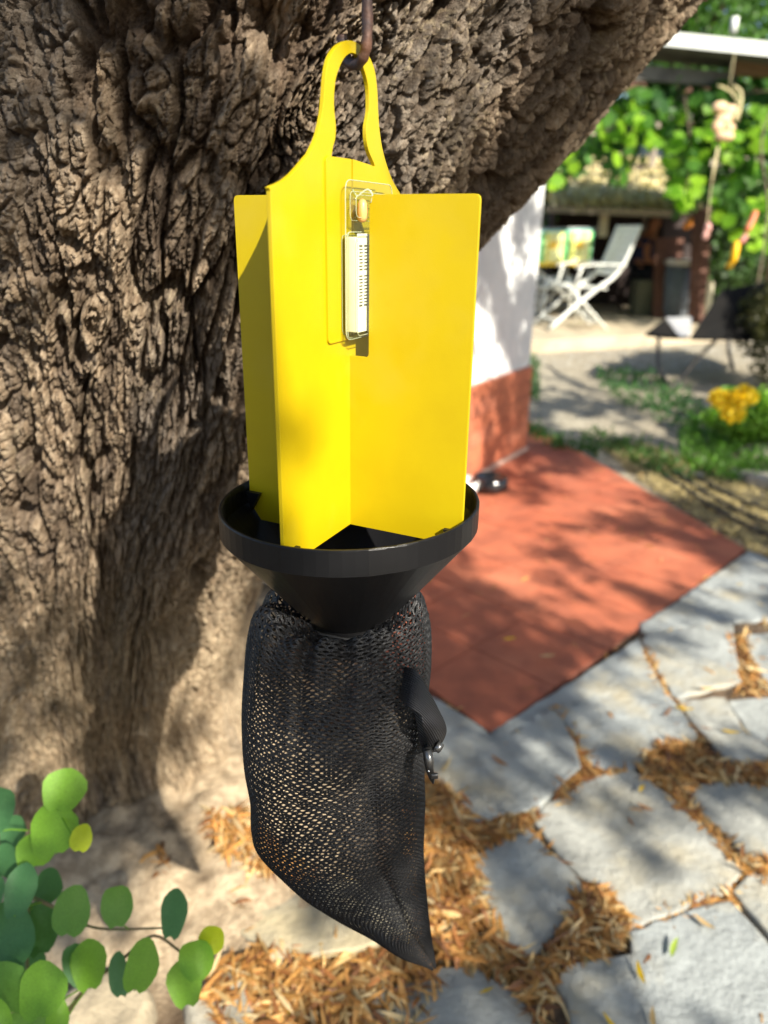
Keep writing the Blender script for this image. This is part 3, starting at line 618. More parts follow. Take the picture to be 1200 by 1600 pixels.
# the yarn is round: lift its middle line a little outwards
axis_ = np.stack([np.interp(np.clip(vx*rowh, 0, arc[-1]), arc, (LWn[:, k]+RWn[:, k])/2) for k in range(3)], -1)[:, :, None, :]
outw = ct-axis_; outw /= np.linalg.norm(outw, axis=-1, keepdims=True)+1e-6; parts_m = parts_m+outw*.0008
V = np.concatenate([parts_o, parts_m, parts_i], 2).reshape(-1, 3); nc = nV*nU; b = (np.arange(nc)*18)[:, None, None]
q = np.array([[k, (k+1) % 6, 6+(k+1) % 6, 6+k] for k in range(6)]+[[6+k, 6+(k+1) % 6, 12+(k+1) % 6, 12+k] for k in range(6)])[None]
net = npmesh('net', V, (b+q).reshape(-1, 4), M_net, bag, True); tag(net, kind='stuff')
M_web = mat('black webbing', (.022, .022, .026), .5, bump=(30, .2), spec=.5)
_n = M_web.node_tree.nodes; _l = M_web.node_tree.links; _w = _n.new('ShaderNodeTexWave'); _t = _n.new('ShaderNodeTexCoord'); _w.bands_direction = 'DIAGONAL'; _w.inputs['Scale'].default_value = 260; _l.new(_t.outputs['Object'], _w.inputs[0]); _bp = [x for x in _n if x.type == 'BUMP'][0]; _l.new(_w.outputs['Fac'], _bp.inputs['Height']); _bp.inputs['Strength'].default_value = .9; _bp.inputs['Distance'].default_value = .0008
def ribbon(name, rails, th, mat_, parent):      # rails: pairs of edge points along a strap
    Ls = interp_path([a for a, b in rails], 6); Rs = interp_path([b for a, b in rails], 6); n = len(Ls); V = []; Fs = []
    for i in range(n):
        t = (Ls[min(i+1, n-1)]+Rs[min(i+1, n-1)]-Ls[max(i-1, 0)]-Rs[max(i-1, 0)]).normalized(); nn = t.cross((Rs[i]-Ls[i])).normalized()*th
        V += [Ls[i]-nn, Rs[i]-nn, Rs[i]+nn, Ls[i]+nn]
    for i in range(n-1): Fs += [(i*4+k, i*4+(k+1) % 4, i*4+4+(k+1) % 4, i*4+4+k) for k in range(4)]
    Fs += [(3, 2, 1, 0), ((n-1)*4, (n-1)*4+1, (n-1)*4+2, (n-1)*4+3)]; return obj(name, V, Fs, mat_, parent, True)
strap = ribbon('strap', [(at(626, 1090, .538), at(634, 1042, .540)), (at(638, 1104, .525), at(650, 1048, .532)), (at(650, 1112, .520), at(668, 1078, .532)), (at(658, 1118, .520), at(684, 1108, .536)), (at(661, 1135, .525), at(697, 1138, .546)), (at(668, 1158, .55), at(690, 1160, .566)), (at(664, 1172, .565), at(682, 1170, .582))], .0008, M_web, bag)
ribbon('strap', [(at(645, 1106, .558), at(684, 1110, .572)), (at(651, 1130, .560), at(690, 1128, .575)), (at(656, 1156, .565), at(688, 1152, .578)), (at(662, 1178, .57), at(680, 1174, .580))], .0008, M_web, bag)
M_gun = mat('grey metal', (.16, .16, .16), .3, metal=.8, spec=.6); M_lk = mat('black nylon', (.02, .02, .02), .35, spec=.5)
ck = MB(); pts = [at(668, 1168, .556), at(669, 1185, .557), at(671, 1200, .558), at(675, 1216, .56), at(677, 1224, .56)]; ck.tube(pts, [.0050, .0052, .0048, .0032, .001], 12, flat=.7); lock = ck.build('cord_lock', M_lk, bag, True)
c1_ = MB(); c1_.tube([at(668, 1172, .549), at(671, 1190, .549), at(674, 1206, .552)], [.0028, .0032, .0022], 8); c1_.build('lock_plate', M_gun, lock, True)
c2_ = MB(); c2_.box(at(679, 1212, .556), (.0052, .003, .0042), bev=.0008); c2_.build('button', M_gun, lock, True)
c3_ = MB(); c3_.tube([at(681, 1164, .556)-Vector((0, 0, 0)), at(689, 1170, .556)], [.0044, .004], 10); c3_.build('button', M_gun, lock, True)
c4_ = MB(); c4_.ball(at(670, 1205, .5475), .0009); c4_.build('rivet', mat('steel', (.8, .8, .8), .2, metal=1), lock, True)
dr = MB(); pts = [Vector((TX+.0365*math.cos(a), TY+.0365*math.sin(a), ZN-.004+.0006*math.sin(a*9))) for a in np.linspace(0, 2*math.pi, 49)]; dr.tube(pts, .0014, 7, False); dr.build('drawstring', M_lk, bag, True)

# ---------------------------------------------------------------- round-leaved plant at the lower left
def leafmesh(name, pts, mat_, cup=.12, nr=18, fold=.1, notch=.2, seed=0):
    """round leaf, radius 1, base at origin side -y; with rings for a curved blade"""
    rr_ = random.Random(seed); V = [Vector((0, 0, 0))]; Fs = []; rings = (.35, .7, 1.0)
    for j, q in enumerate(rings):
        for k in range(nr):
            a = -math.pi/2+2*math.pi*k/nr; r = pts(a)*q*(1+(.045*math.sin(3*a+seed*2)+.03*math.sin(5*a+seed) if j == 2 else 0)); x, y = r*math.cos(a), r*math.sin(a)
            V.append(Vector((x, y, cup*(x*x+y*y)-fold*abs(x)*(1 if abs(x) > .05 else 0)*.5+.05*math.sin(3*x+seed))))
    Fs = [(0, 1+k, 1+(k+1) % nr) for k in range(nr)]
    for j in range(2): Fs += [(1+j*nr+k, 1+(j+1)*nr+k, 1+(j+1)*nr+(k+1) % nr, 1+j*nr+(k+1) % nr) for k in range(nr)]
    me = bpy.data.meshes.new(name); me.from_pydata(V, [], Fs); me.update(); me.materials.append(mat_); me.polygons.foreach_set('use_smooth', [True]*len(me.polygons)); return me
def place(name, me, loc, R, s, parent, mat_=None):
    o = bpy.data.objects.new(name, me); COL.objects.link(o)
    if mat_ is not None: o.material_slots[0].link = 'OBJECT'; o.material_slots[0].material = mat_
    pm = Matrix.Translation(loc) @ R.to_4x4() @ Matrix.Diagonal((s[0], s[1], s[2] if len(s) > 2 else s[0], 1))
    if parent is not None: par(o, parent)
    o.matrix_basis = pm; return o
M_rl = [mat('round leaf', c_, .42, c2=tuple(q*.75 for q in c_), ns=22, bump=(60, .25), spec=.45, translucent=.38, bdist=.002) for c_ in ((.15, .33, .055), (.21, .43, .035), (.08, .22, .08), (.5, .6, .01))]
plant = empty('round_leaf_plant', at(60, 1560, 1.0), 0, 'green plant with round blue-green leaves sprouting at the foot of the trunk', 'plant')
rnd = lambda a: 1.0-.22*math.exp(-((a+math.pi/2)/.28)**2)
lmesh = [leafmesh('leaf', rnd, M_rl[0], cup=.06+.05*i, seed=i, fold=.12*i) for i in range(4)]
RL_ = [(100, 1235, 36, 38, .86, 1), (84, 1298, 44, 46, .87, 1), (127, 1310, 18, 24, .84, 3), (-4, 1268, 30, 44, .9, 2), (32, 1392, 27, 46, .88, 2), (55, 1330, 34, 30, .92, 1), (112, 1425, 32, 42, .88, 0), (183, 1416, 27, 36, .88, 0), (272, 1428, 24, 44, .88, 2), (290, 1505, 1, 1, .9, 0), (331, 1468, 23, 23, .87, 3), (118, 1508, 20, 38, .89, 2), (139, 1508, 30, 42, .88, 1), (221, 1510, 28, 44, .86, 1), (186, 1524, 17, 38, .88, 2), (307, 1500, 31, 34, .86, 1), (289, 1537, 30, 40, .87, 1), (66, 1548, 42, 46, .84, 1), (12, 1462, 52, 56, .9, 2), (60, 1450, 34, 46, .93, 2), (10, 1545, 40, 48, .86, 0), (30, 1618, 60, 40, .86, 0), (90, 1590, 20, 30, .85, 1), (-20, 1400, 30, 40, .9, 2), (8, 1345, 26, 30, .94, 2), (75, 1385, 26, 30, .96, 2), (40, 1500, 34, 30, .95, 2), (-10, 1600, 30, 40, .82, 1), (20, 1300, 22, 30, 1.0, 2), (70, 1610, 30, 24, .9, 2)]
root_pt = on(120, 1585, .03); stem = MB(); st2 = MB()
joints = [on(60, 1620, .0), at(50, 1560, .95), at(40, 1480, .93), at(45, 1400, .93), at(30, 1340, .94), at(80, 1250, .90)]
jb = [on(80, 1640, .0), at(120, 1560, .93), at(190, 1500, .91), at(240, 1462, .91), at(290, 1490, .9), at(335, 1480, .88)]
jc = [at(45, 1400, .93), at(90, 1420, .92), at(150, 1450, .91), at(260, 1450, .9)]
for j in (joints, jb, jc): stem.tube(interp_path(j, 5), list(np.linspace(.0028, .0012, (len(j)-1)*5+1)), 6)
stem.build('stem', mat('plant stem', (.22, .15, .08), .7, c2=(.14, .16, .06), ns=30), plant, True)
allj = [q for j in (joints, jb, jc) for q in interp_path(j, 6)]; pet = MB()
for k, (x, y, a, b, t, c_) in enumerate(RL_):
    if a < 5: continue
    p = at(x, y, t); s0 = a/F*t; s1 = b/F*t; z = (-_f*.80+Vector((random.uniform(-.25, .35), -.1, .45+random.uniform(-.25, .25)))).normalized(); tiltx = random.uniform(-.35, .35)
    yv = (_u+_r*tiltx); yv = (yv-z*yv.dot(z)).normalized(); xv = yv.cross(z); fac = 1/max(.6, abs(yv.dot(_u)))
    place('leaf', lmesh[k % 4], p, Matrix((xv, yv, z)).transposed(), (s0*.93, s1*.90, s0), plant, M_rl[c_])
    bp_ = p-yv*s1*.75; nearest = min(allj, key=lambda q: (q-bp_).length); pet = MB(); pet.tube([nearest, (nearest+bp_)/2+Vector((0, 0, .004)), bp_], .0009, 5, False); pet.build('leaf_stalk', M_rl[1], plant, True)

# ---------------------------------------------------------------- leaf litter
def inpoly(pts, n):
    out = []; xs_ = [p.x for p in pts]; ys_ = [p.y for p in pts]
    while len(out) < n:
        x, y = random.uniform(min(xs_), max(xs_)), random.uniform(min(ys_), max(ys_)); c_ = False
        for i in range(len(pts)):
            a, b = pts[i], pts[i-1]
            if (a.y > y) != (b.y > y) and x < (b.x-a.x)*(y-a.y)/(b.y-a.y)+a.x: c_ = not c_
        if c_: out.append((x, y))
    return out
LT = [([(655, 1215), (705, 1235), (735, 1290), (745, 1370), (765, 1430), (800, 1480), (842, 1510), (868, 1545), (840, 1600), (800, 1545), (750, 1512), (690, 1500), (655, 1440), (640, 1330)], 1900, .030),
      ([(330, 1530), (400, 1500), (480, 1490), (600, 1470), (660, 1500), (690, 1530), (650, 1640), (330, 1660)], 1700, .030),
      ([(330, 1330), (380, 1320), (470, 1370), (480, 1395), (400, 1400), (340, 1370)], 300, .022),
      ([(845, 1512), (905, 1385), (940, 1385), (975, 1420), (985, 1450), (940, 1495), (890, 1510), (860, 1540)], 620, .028),
      ([(868, 1235), (905, 1205), (940, 1200), (985, 1205), (930, 1222), (890, 1255), (870, 1262)], 240, .015),
      ([(735, 1290), (838, 1262), (850, 1270), (826, 1294), (750, 1332)], 240, .016),
      ([(998, 1180), (1026, 1160), (1085, 1165), (1120, 1190), (1215, 1195), (1330, 1190), (1330, 1260), (1205, 1232), (1150, 1222), (1096, 1226), (1080, 1250), (1000, 1215)], 950, .024),
      ([(1040, 1240), (1075, 1250), (1150, 1330), (1172, 1345), (1260, 1350), (1290, 1380), (1165, 1370), (1120, 1320)], 520, .016),
      ([(1000, 1010), (1012, 1000), (1050, 1085), (1066, 1100), (1110, 1160), (1090, 1175), (1046, 1110)], 260, .010),
      ([(1138, 1000), (1172, 985), (1200, 1065), (1190, 1085), (1150, 1085), (1135, 1050)], 240, .012),
      ([(860, 1100), (880, 1098), (918, 1165), (940, 1200), (905, 1205), (890, 1150)], 170, .010),
      ([(770, 1150), (800, 1152), (820, 1190), (800, 1192)], 50, .010), ([(668, 1235), (720, 1235), (745, 1290), (670, 1290)], 160, .02),
      ([(1050, 1420), (1160, 1375), (1175, 1360), (1215, 1370), (1150, 1400), (1120, 1425)], 160, .010), ([(985, 1450), (1130, 1392), (1136, 1404), (990, 1462)], 130, .008),
      ([(826, 1300), (838, 1300), (905, 1380), (895, 1388)], 60, .008), ([(240, 1390), (262, 1380), (268, 1410), (250, 1412)], 10, .01)]
cs, hs_ = [], []
def inside(P_, x, y):
    c_ = False
    for i in range(len(P_)):
        a, b = P_[i], P_[i-1]
        if (a.y > y) != (b.y > y) and x < (b.x-a.x)*(y-a.y)/(b.y-a.y)+a.x: c_ = not c_
    return c_
slabs_x = [[sum(W, Vector())/len(W)+(p-sum(W, Vector())/len(W))*1.01 for p in W] for W in slabs_w]
for pts, n, thick in LT:
    W = [on(x, y, .01) for x, y in pts]
    for x, y in inpoly(W, int(n*1.15)):
        if random.random() > .25 and any(inside(Sx, x, y) for Sx in slabs_x): continue
        cs.append((x, y)); hs_.append(thick)
for W in slabs_w:                          # more of it caught along the joints
    for i in range(len(W)):
        a, b = W[i], W[(i+1) % len(W)]; m_ = int((b-a).length*60); n_ = Vector((b.y-a.y, -(b.x-a.x), 0)).normalized()
        for _ in range(m_):
            q = a+(b-a)*random.random()+n_*random.gauss(.012, .008)
            if vnoise(np.float32(q.x*5), np.float32(q.y*5), s=150) > .42: cs.append((q.x, q.y)); hs_.append(.006)
for _ in range(520): cs.append((random.uniform(-.9, 3.5), random.uniform(.6, 5.4))); hs_.append(.002)
cs = np.array(cs); hs_ = np.array(hs_); n = len(cs); gzz = gz(cs[:, 0], cs[:, 1]); zc = np.maximum(gzz, 0)+.004+rng.uniform(0, 1, n)*hs_*.75+.010*(hs_ < .004)*(cs[:, 0] > .15)
az = rng.uniform(0, 2*np.pi, n); D = np.stack([np.cos(az), np.sin(az), rng.normal(0, .22, n)], 1); Nn = np.stack([rng.normal(0, .4, n), rng.normal(0, .4, n), np.ones(n)], 1)
pal = np.array([[.46, .22, .06], [.55, .30, .10], [.62, .42, .18], [.34, .14, .045], [.66, .50, .27], [.24, .11, .05], [.50, .26, .07]]); col = pal[rng.choice(7, n, p=[.24, .22, .16, .12, .10, .08, .08])]*rng.uniform(.55, 1.2, (n, 1))
M_dry = mat('dry leaf', (1, 1, 1), .6, attr=True, translucent=.2)
ll = rng.uniform(.022, .078, n); lit = leaves('leaf_litter', np.stack([cs[:, 0], cs[:, 1], zc], 1), D, Nn, ll, ll*rng.uniform(.08, .15, n), col, M_dry, bend=rng.uniform(-.15, .4, n), fold=.3)
tag(lit, 'dry orange brown narrow leaves heaped in the joints between the flagstones', kind='stuff')
def long_leaf(seed):
    r = random.Random(seed); mb = MB(); V = []; Fs = []; nseg = 8
    for i in range(nseg+1):
        u = i/nseg; wv = .5*math.sin(math.pi*min(1, u*1.02+.0))**.8*.22+.004; z = .25*(u-.5)**2*r.uniform(.6, 1.2)
        xo = .18*(u-.5)**2; V += [Vector((xo-wv, u-.5, z+.03)), Vector((xo, u-.5, z)), Vector((xo+wv, u-.5, z+.03))]
    for i in range(nseg): Fs += [(i*3, i*3+1, i*3+4, i*3+3), (i*3+1, i*3+2, i*3+5, i*3+4)]
    me = bpy.data.meshes.new('fallen_leaf'); me.from_pydata(V, [], Fs); me.update(); return me
M_fl = {k: mat('fallen leaf', c_, .5, c2=tuple(q*.7 for q in c_), ns=30, translucent=.2) for k, c_ in (('yellow', (.80, .52, .02)), ('tan', (.66, .45, .22)), ('green', (.30, .40, .06)), ('brown', (.36, .17, .07)), ('red', (.62, .09, .04)))}
flm = [long_leaf(i) for i in range(3)]
for m_ in flm: m_.materials.append(M_fl['tan'])
FL = [(1000, 1520, 'yellow', 1.6, .042, 'bright yellow narrow leaf upright on the lower right flagstone'), (346, 1574, 'yellow', 1.3, 0, ''), (449, 1572, 'yellow', 1.9, .045, 'long yellow leaf in the litter at the bottom of the picture'), (760, 1548, 'yellow', .5, .03, 'small yellow leaf by the litter below the net bag tip'), (955, 1600, 'yellow', 2.2, .04, 'yellow leaf at the bottom edge beside two thin brown leaves'),
      (1052, 1480, 'green', 1.0, .045, 'curled pale green leaf lying on the lower right flagstone'), (796, 998, 'yellow', 0.2, .045, 'yellow leaf lying on the red terrace'), (855, 1025, 'tan', .3, .055, 'pale tan leaf lying on the red terrace'), (1070, 1108, 'yellow', 2.9, .05, 'yellow leaf by the joint of the upper flagstones'), (1142, 1144, 'yellow', 2.9, .045, 'yellow leaf on the small right flagstone'),
      (1002, 1232, 'yellow', .9, .035, 'golden leaf beside the big heap of dry leaves'), (1008, 1262, 'brown', 2.6, .04, 'small brown leaf on the middle right flagstone'), (1100, 1442, 'tan', 2.2, .045, 'thin tan leaf near the right edge of the lower flagstone'), (1020, 1592, 'tan', 1.3, .04, 'thin tan leaf at the bottom edge of the paving'), (356, 1536, 'red', .3, .03, 'small red leaf beside the round-leaved plant'),
      (1105, 1076, 'tan', 0.1, .05, 'pale tan leaf at the tip of the leaf line between upper slabs'), (780, 1190, 'brown', 2.4, .05, 'brown leaf by the near corner of the red terrace'), (1160, 1330, 'brown', 1.2, .04, 'upright brown leaf in the right joint'), (690, 1445, 'tan', .7, .035, 'whitish dry leaf right of the net bag tip')]
for k, (x, y, c_, ang, L_s, lab) in enumerate(FL):
    if not lab: continue
    p = on(x, y, .024); o = bpy.data.objects.new('fallen_leaf', flm[k % 3]); COL.objects.link(o); o.location = p; o.rotation_euler = (random.uniform(-.2, .2), random.uniform(-.3, .3), ang-math.pi/2); o.scale = (L_s,)*3
    o.material_slots[0].link = 'OBJECT'; o.material_slots[0].material = M_fl[c_]; tag(o, lab, 'leaf', 'single leaves lying on the ground')
# stones half sunk in the earth by the tree
M_rock = [mat('garden rock', c_, .92, c2=tuple(q*.62 for q in c_), ns=10, bump=(45, .9), bdist=.008) for c_ in ((.42, .35, .24), (.34, .29, .21), (.38, .35, .28))]
def rock(p, s, lab, seed, m_=0, rz=0):
    bm = bmesh.new(); bmesh.ops.create_icosphere(bm, subdivisions=4, radius=1); V = np.array([v.co for v in bm.verts], np.float32)
    f1_, f2_, id_, _, _ = worley(V[:, 0]*1.3+seed+V[:, 2]*.4, V[:, 1]*1.3+V[:, 2]*.6, seed); r = .84+.22*fbm(V[:, 0]*1.8+seed, V[:, 1]*1.8+V[:, 2]*1.4, 4, seed)+.05*id_
    for v, q in zip(bm.verts, r): v.co *= float(q); v.co.z = min(v.co.z, .62+.10*math.sin(v.co.x*3+seed)); v.co = Vector((v.co.x*s[0], v.co.y*s[1], v.co.z*s[2]))
    me = bpy.data.meshes.new('rock'); bm.to_mesh(me); bm.free(); me.materials.append(M_rock[m_]); me.polygons.foreach_set('use_smooth', [True]*len(me.polygons))
    o = bpy.data.objects.new('rock', me); COL.objects.link(o); o.location = p; o.rotation_euler = (0, 0, rz); tag(o, lab, 'rock', 'rocks around the foot of the tree')
rock(on(165, 1590, .02), (.085, .07, .06), 'rough tan rock under the round-leaved plant at the bottom edge', 3)
rock(on(345, 1580, .0), (.06, .085, .05), 'grey rock beside the red leaf at the bottom edge', 5, 2, .5)
rock(on(395, 1085, .02), (.05, .06, .07), 'dark grey rock against the trunk foot behind the net bag', 8, 1)

# ---------------------------------------------------------------- seat area on its raised concrete base
DK = .23
M_deck = mat('pale cement', (.52, .44, .31), .9, c2=(.40, .33, .23), ns=3, bump=(40, .5), spec=.2, bdist=.01)
p0, p1 = on(700, 541, DK), on(1330, 505, DK); dx = (p1-p0).normalized(); dn = Vector((-dx.y, dx.x, 0))
mb = MB(); mb.prism(ccw([p0, p1+dx*4, p1+dx*4+dn*12, p0+dn*12]), (0, 0, -.3)); o = mb.build('patio', M_deck); bevel(o, .012)
tag(o, 'raised pale cement patio under the shelter in the background', kind='structure')
M_wht = mat('white garden plastic', (.80, .81, .76), .45, c2=(.74, .75, .68), ns=5, spec=.4)
def chair(name, loc, rz, label, cloth=False):
    t = empty(name, loc, rz, label, 'garden chair', 'white folding garden chairs')
    hw = .25
    for s in (-1, 1):
        y = s*hw
        m_ = MB(); pts = interp_path([(-.50, y, 1.08), (-.46, y, .95), (-.37, y, .70), (-.26, y, .55), (-.10, y, .44), (.15, y, .24), (.40, y, .02)], 5)
        m_.tube(pts, .027, 8, flat=.8); m_.build('side_rail', M_wht, t, True, True)
        m_ = MB(); m_.tube([(.22, y*.88, .47), (-.02, y*.88, .25), (-.28, y*.88, .01)], .019, 8, flat=.75); m_.build('leg', M_wht, t, True, True)
        m_ = MB(); m_.tube(interp_path([(-.38, y*1.1, .68), (-.2, y*1.1, .69), (.05, y*1.1, .68), (.17, y*1.1, .655)], 4), .026, 8, flat=.45); m_.build('armrest', M_wht, t, True, True)
        m_ = MB(); m_.tube([(.10, y*1.08, .66), (.16, y*.98, .45)], .014, 6); m_.build('arm_strut', M_wht, t, True, True)
    for k in range(8):
        u = k/7; z = lerp(.60, 1.05, u); x = float(np.interp(z, [.55, .70, .95, 1.08], [-.26, -.37, -.46, -.50]))
        m_ = MB(); m_.box((x, 0, z), (.018, hw*2, .060), bev=.006); m_.build('back_slat', M_wht, t, False, True)
    for k in range(6):
        x = lerp(-.20, .24, k/5); z = lerp(.44, .475, k/5); m_ = MB(); m_.box((x, 0, z), (.062, hw*1.8, .016), bev=.005); m_.build('seat_slat', M_wht, t, False, True)
    for x, z in ((-.21, .075), (-.12, .16)): m_ = MB(); m_.box((x, 0, z), (.05, hw*1.72, .022), bev=.005); m_.build('crossbar', M_wht, t, False, True)
    m_ = MB(); m_.box((.31, 0, .10), (.05, hw*1.95, .02), bev=.005); m_.build('crossbar', M_wht, t, False, True)
    return t
pc = on(898, 512, DK); chair('garden_chair', pc, math.pi+.16, 'white slatted folding chair seen side on, facing the striped towel')
pc = on(866, 494, DK); chair('garden_chair', pc+Vector((-.10, .25, 0)), .35, 'white folding chair behind, half hidden by the nearer white chair')
# low table between the chairs, its glasses put in to stand for bright glints
tb = empty('low_table', on(868, 498, DK), 0, 'low white plastic table with added glasses left of the white chairs', 'table')
m_ = MB(); m_.box((0, 0, .38), (.46, .42, .025), bev=.01); m_.build('table_top', M_wht, tb, False, True)
for sx in (-1, 1):
    for sy in (-1, 1): m_ = MB(); m_.tube([(sx*.19, sy*.17, .37), (sx*.21, sy*.19, 0)], [.02, .014], 8); m_.build('leg', M_wht, tb, True, True)
M_gls = mat('clear glass', (.85, .9, .9), .05, spec=.8, alpha=.35)
tp = on(868, 498, DK)
for k, (x, y, lab) in enumerate(((-.16, -.08, 'glass added for a glint at the left end of the low white table'), (-.04, .06, 'glass added for a glint in the middle of the low white table'), (.09, -.09, 'glass added for a glint near the front edge of the low white table'), (.16, .09, 'glass added for a glint nearest the chairs on the low white table'))):
    m_ = MB(); m_.lathe([(0, .002), (.028, .002), (.034, .10), (.032, .10), (.026, .006), (0, .006)], seg=16); o = m_.build('glint_glass', M_gls, None, True); o.location = tp+Vector((x, y, .393)); tag(o, lab, 'glass', 'glasses added for glints on the low table')
# striped towel on a rail
M_stripe = bpy.data.materials.new('striped towel'); M_stripe.use_nodes = True; _n = M_stripe.node_tree.nodes; _l = M_stripe.node_tree.links; _b = _n['Principled BSDF']; _b.inputs['Roughness'].default_value = .9
_a = _n.new('ShaderNodeAttribute'); _a.attribute_name = 'col'; _l.new(_a.outputs[0], _b.inputs['Base Color'])
ta, tz = at(838, 360, 8.7), at(838, 417, 8.7); tb2 = at(928, 358, 8.6); nx_, nz_ = 70, 40; V = []; Cc = []
for j in range(nz_+1):
    for i in range(nx_+1):
        u, v = i/nx_, j/nz_; p = ta*(1-u)+tb2*u; p = p+Vector((0, 0, -(ta.z-tz.z)*v)) + Vector((0, -.02+.025*math.sin(u*26)*(.3+v), 0)); V.append(p)
        c_ = (.85, .85, .42) if v < .99 else (.8, .6, .1)
        if v > .88: c_ = (.90, .66, .08)
        elif v < .07: c_ = (.30, .68, .62)
        elif u < .15 or .50 < u < .60 or u > .95: c_ = (.12, .58, .20)
        elif math.hypot((u-.32)*1.6, v-.42) < .13 or math.hypot((u-.77)*1.6, v-.42) < .13: c_ = (.92, .62, .10)
        elif .18 < u < .22 or .44 < u < .47 or .64 < u < .68: c_ = (.80, .82, .12)
        Cc.append(c_)
ix = np.arange((nx_+1)*(nz_+1)).reshape(nz_+1, nx_+1); Qd = np.stack([ix[:-1, :-1], ix[1:, :-1], ix[1:, 1:], ix[:-1, 1:]], -1).reshape(-1, 4)
o = npmesh('striped_towel', V, Qd, M_stripe, None, True, np.array(Cc)); m_ = o.modifiers.new('thick', 'SOLIDIFY'); m_.thickness = .006
tag(o, 'yellow and green striped beach towel hanging over a rail left of the chairs', 'towel')
rl = empty('drying_rack', Vector((ta.x, ta.y, DK)), 0, 'plain metal drying rail that carries the striped towel', 'drying rack'); M_alu = mat('dull metal', (.35, .36, .36), .45, metal=.6)
m_ = MB(); m_.tube([ta+Vector((-.15, 0, .01)), tb2+Vector((.05, 0, .01))], .012, 8); m_.build('rail', M_alu, rl, True)
for q in (ta+Vector((-.1, 0, 0)), tb2): m_ = MB(); m_.tube([q, Vector((q.x, q.y+.05, DK))], .012, 8); m_.build('leg', M_alu, rl, True)

# ---------------------------------------------------------------- low shelter with a straw-covered roof
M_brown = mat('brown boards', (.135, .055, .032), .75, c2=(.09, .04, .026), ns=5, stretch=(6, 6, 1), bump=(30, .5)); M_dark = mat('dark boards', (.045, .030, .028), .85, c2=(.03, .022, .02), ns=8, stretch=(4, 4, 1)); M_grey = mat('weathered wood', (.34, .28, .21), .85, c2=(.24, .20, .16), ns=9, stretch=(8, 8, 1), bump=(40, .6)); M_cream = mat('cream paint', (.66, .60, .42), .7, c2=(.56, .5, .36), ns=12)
e0, e1_ = at(860, 322, 8.9), at(1094, 331, 8.9); b0, b1 = at(862, 258, 11.2), at(1080, 262, 11.2)
sh = empty('garden_shelter', Vector((e0.x, e0.y, DK)), 0, 'low dark wooden shelter with a straw-covered sloping roof', 'shelter')
m_ = MB(); m_.prism([e0, e1_, b1, b0], (0, 0, -.06)); rf = m_.build('roof', M_grey, sh)
m_ = MB(); Rr = Matrix(((e1_-e0).normalized(), Vector((0, 0, 1)).cross((e1_-e0).normalized()), Vector((0, 0, 1)))).transposed(); m_.box((e0+e1_)/2+Vector((0, -.02, -.035)), ((e1_-e0).length+.1, .05, .075), Rr); m_.build('eave_board', M_grey, sh)
n = 9000; u, v = rng.uniform(0, 1, n), rng.uniform(0, 1, n)**.8; A = np.array([e0, e1_, b1, b0]); Pq = (A[0]*(1-u)[:, None]+A[1]*u[:, None])*(1-v)[:, None]+(A[3]*(1-u)[:, None]+A[2]*u[:, None])*v[:, None]; Pq[:, 2] += rng.uniform(0.02, .14, n)*(.6+.8*fbm((u*9).astype(np.float32), (v*5).astype(np.float32), 2, 160))
Dq = np.stack([rng.normal(0, .35, n), rng.normal(-1.2, .5, n), rng.normal(-.2, .35, n)], 1); colq = np.array([[.72, .62, .36]])*rng.uniform(.7, 1.2, (n, 1)); M_straw = mat('straw', (1, 1, 1), .7, attr=True, translucent=.2)
tag(leaves('straw', Pq, Dq, np.tile([0, 0, 1.], (n, 1))+rdir(n)*.5, .26, .035, colq, M_straw, sh), kind='stuff')
zf = DK; bw = [Vector((b0.x-.4, 11.4, zf)), Vector((b1.x+.1, 11.4, zf))]
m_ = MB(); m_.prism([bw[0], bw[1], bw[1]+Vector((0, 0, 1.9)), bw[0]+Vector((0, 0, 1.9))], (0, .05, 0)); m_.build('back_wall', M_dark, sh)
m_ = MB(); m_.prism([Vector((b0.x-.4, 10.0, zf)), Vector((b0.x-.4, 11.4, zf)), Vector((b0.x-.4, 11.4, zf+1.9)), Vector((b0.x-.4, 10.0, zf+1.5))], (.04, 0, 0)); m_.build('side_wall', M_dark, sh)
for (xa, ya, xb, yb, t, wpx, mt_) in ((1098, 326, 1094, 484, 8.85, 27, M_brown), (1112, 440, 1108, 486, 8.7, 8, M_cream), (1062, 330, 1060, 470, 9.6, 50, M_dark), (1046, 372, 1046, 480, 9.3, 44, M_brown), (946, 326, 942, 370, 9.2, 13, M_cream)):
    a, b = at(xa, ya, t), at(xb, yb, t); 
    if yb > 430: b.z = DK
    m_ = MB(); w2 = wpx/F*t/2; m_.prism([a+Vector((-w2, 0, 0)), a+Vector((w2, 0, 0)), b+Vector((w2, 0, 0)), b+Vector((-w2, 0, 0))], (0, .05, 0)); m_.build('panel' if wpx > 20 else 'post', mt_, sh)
cl = at(1016, 345, 8.95); 
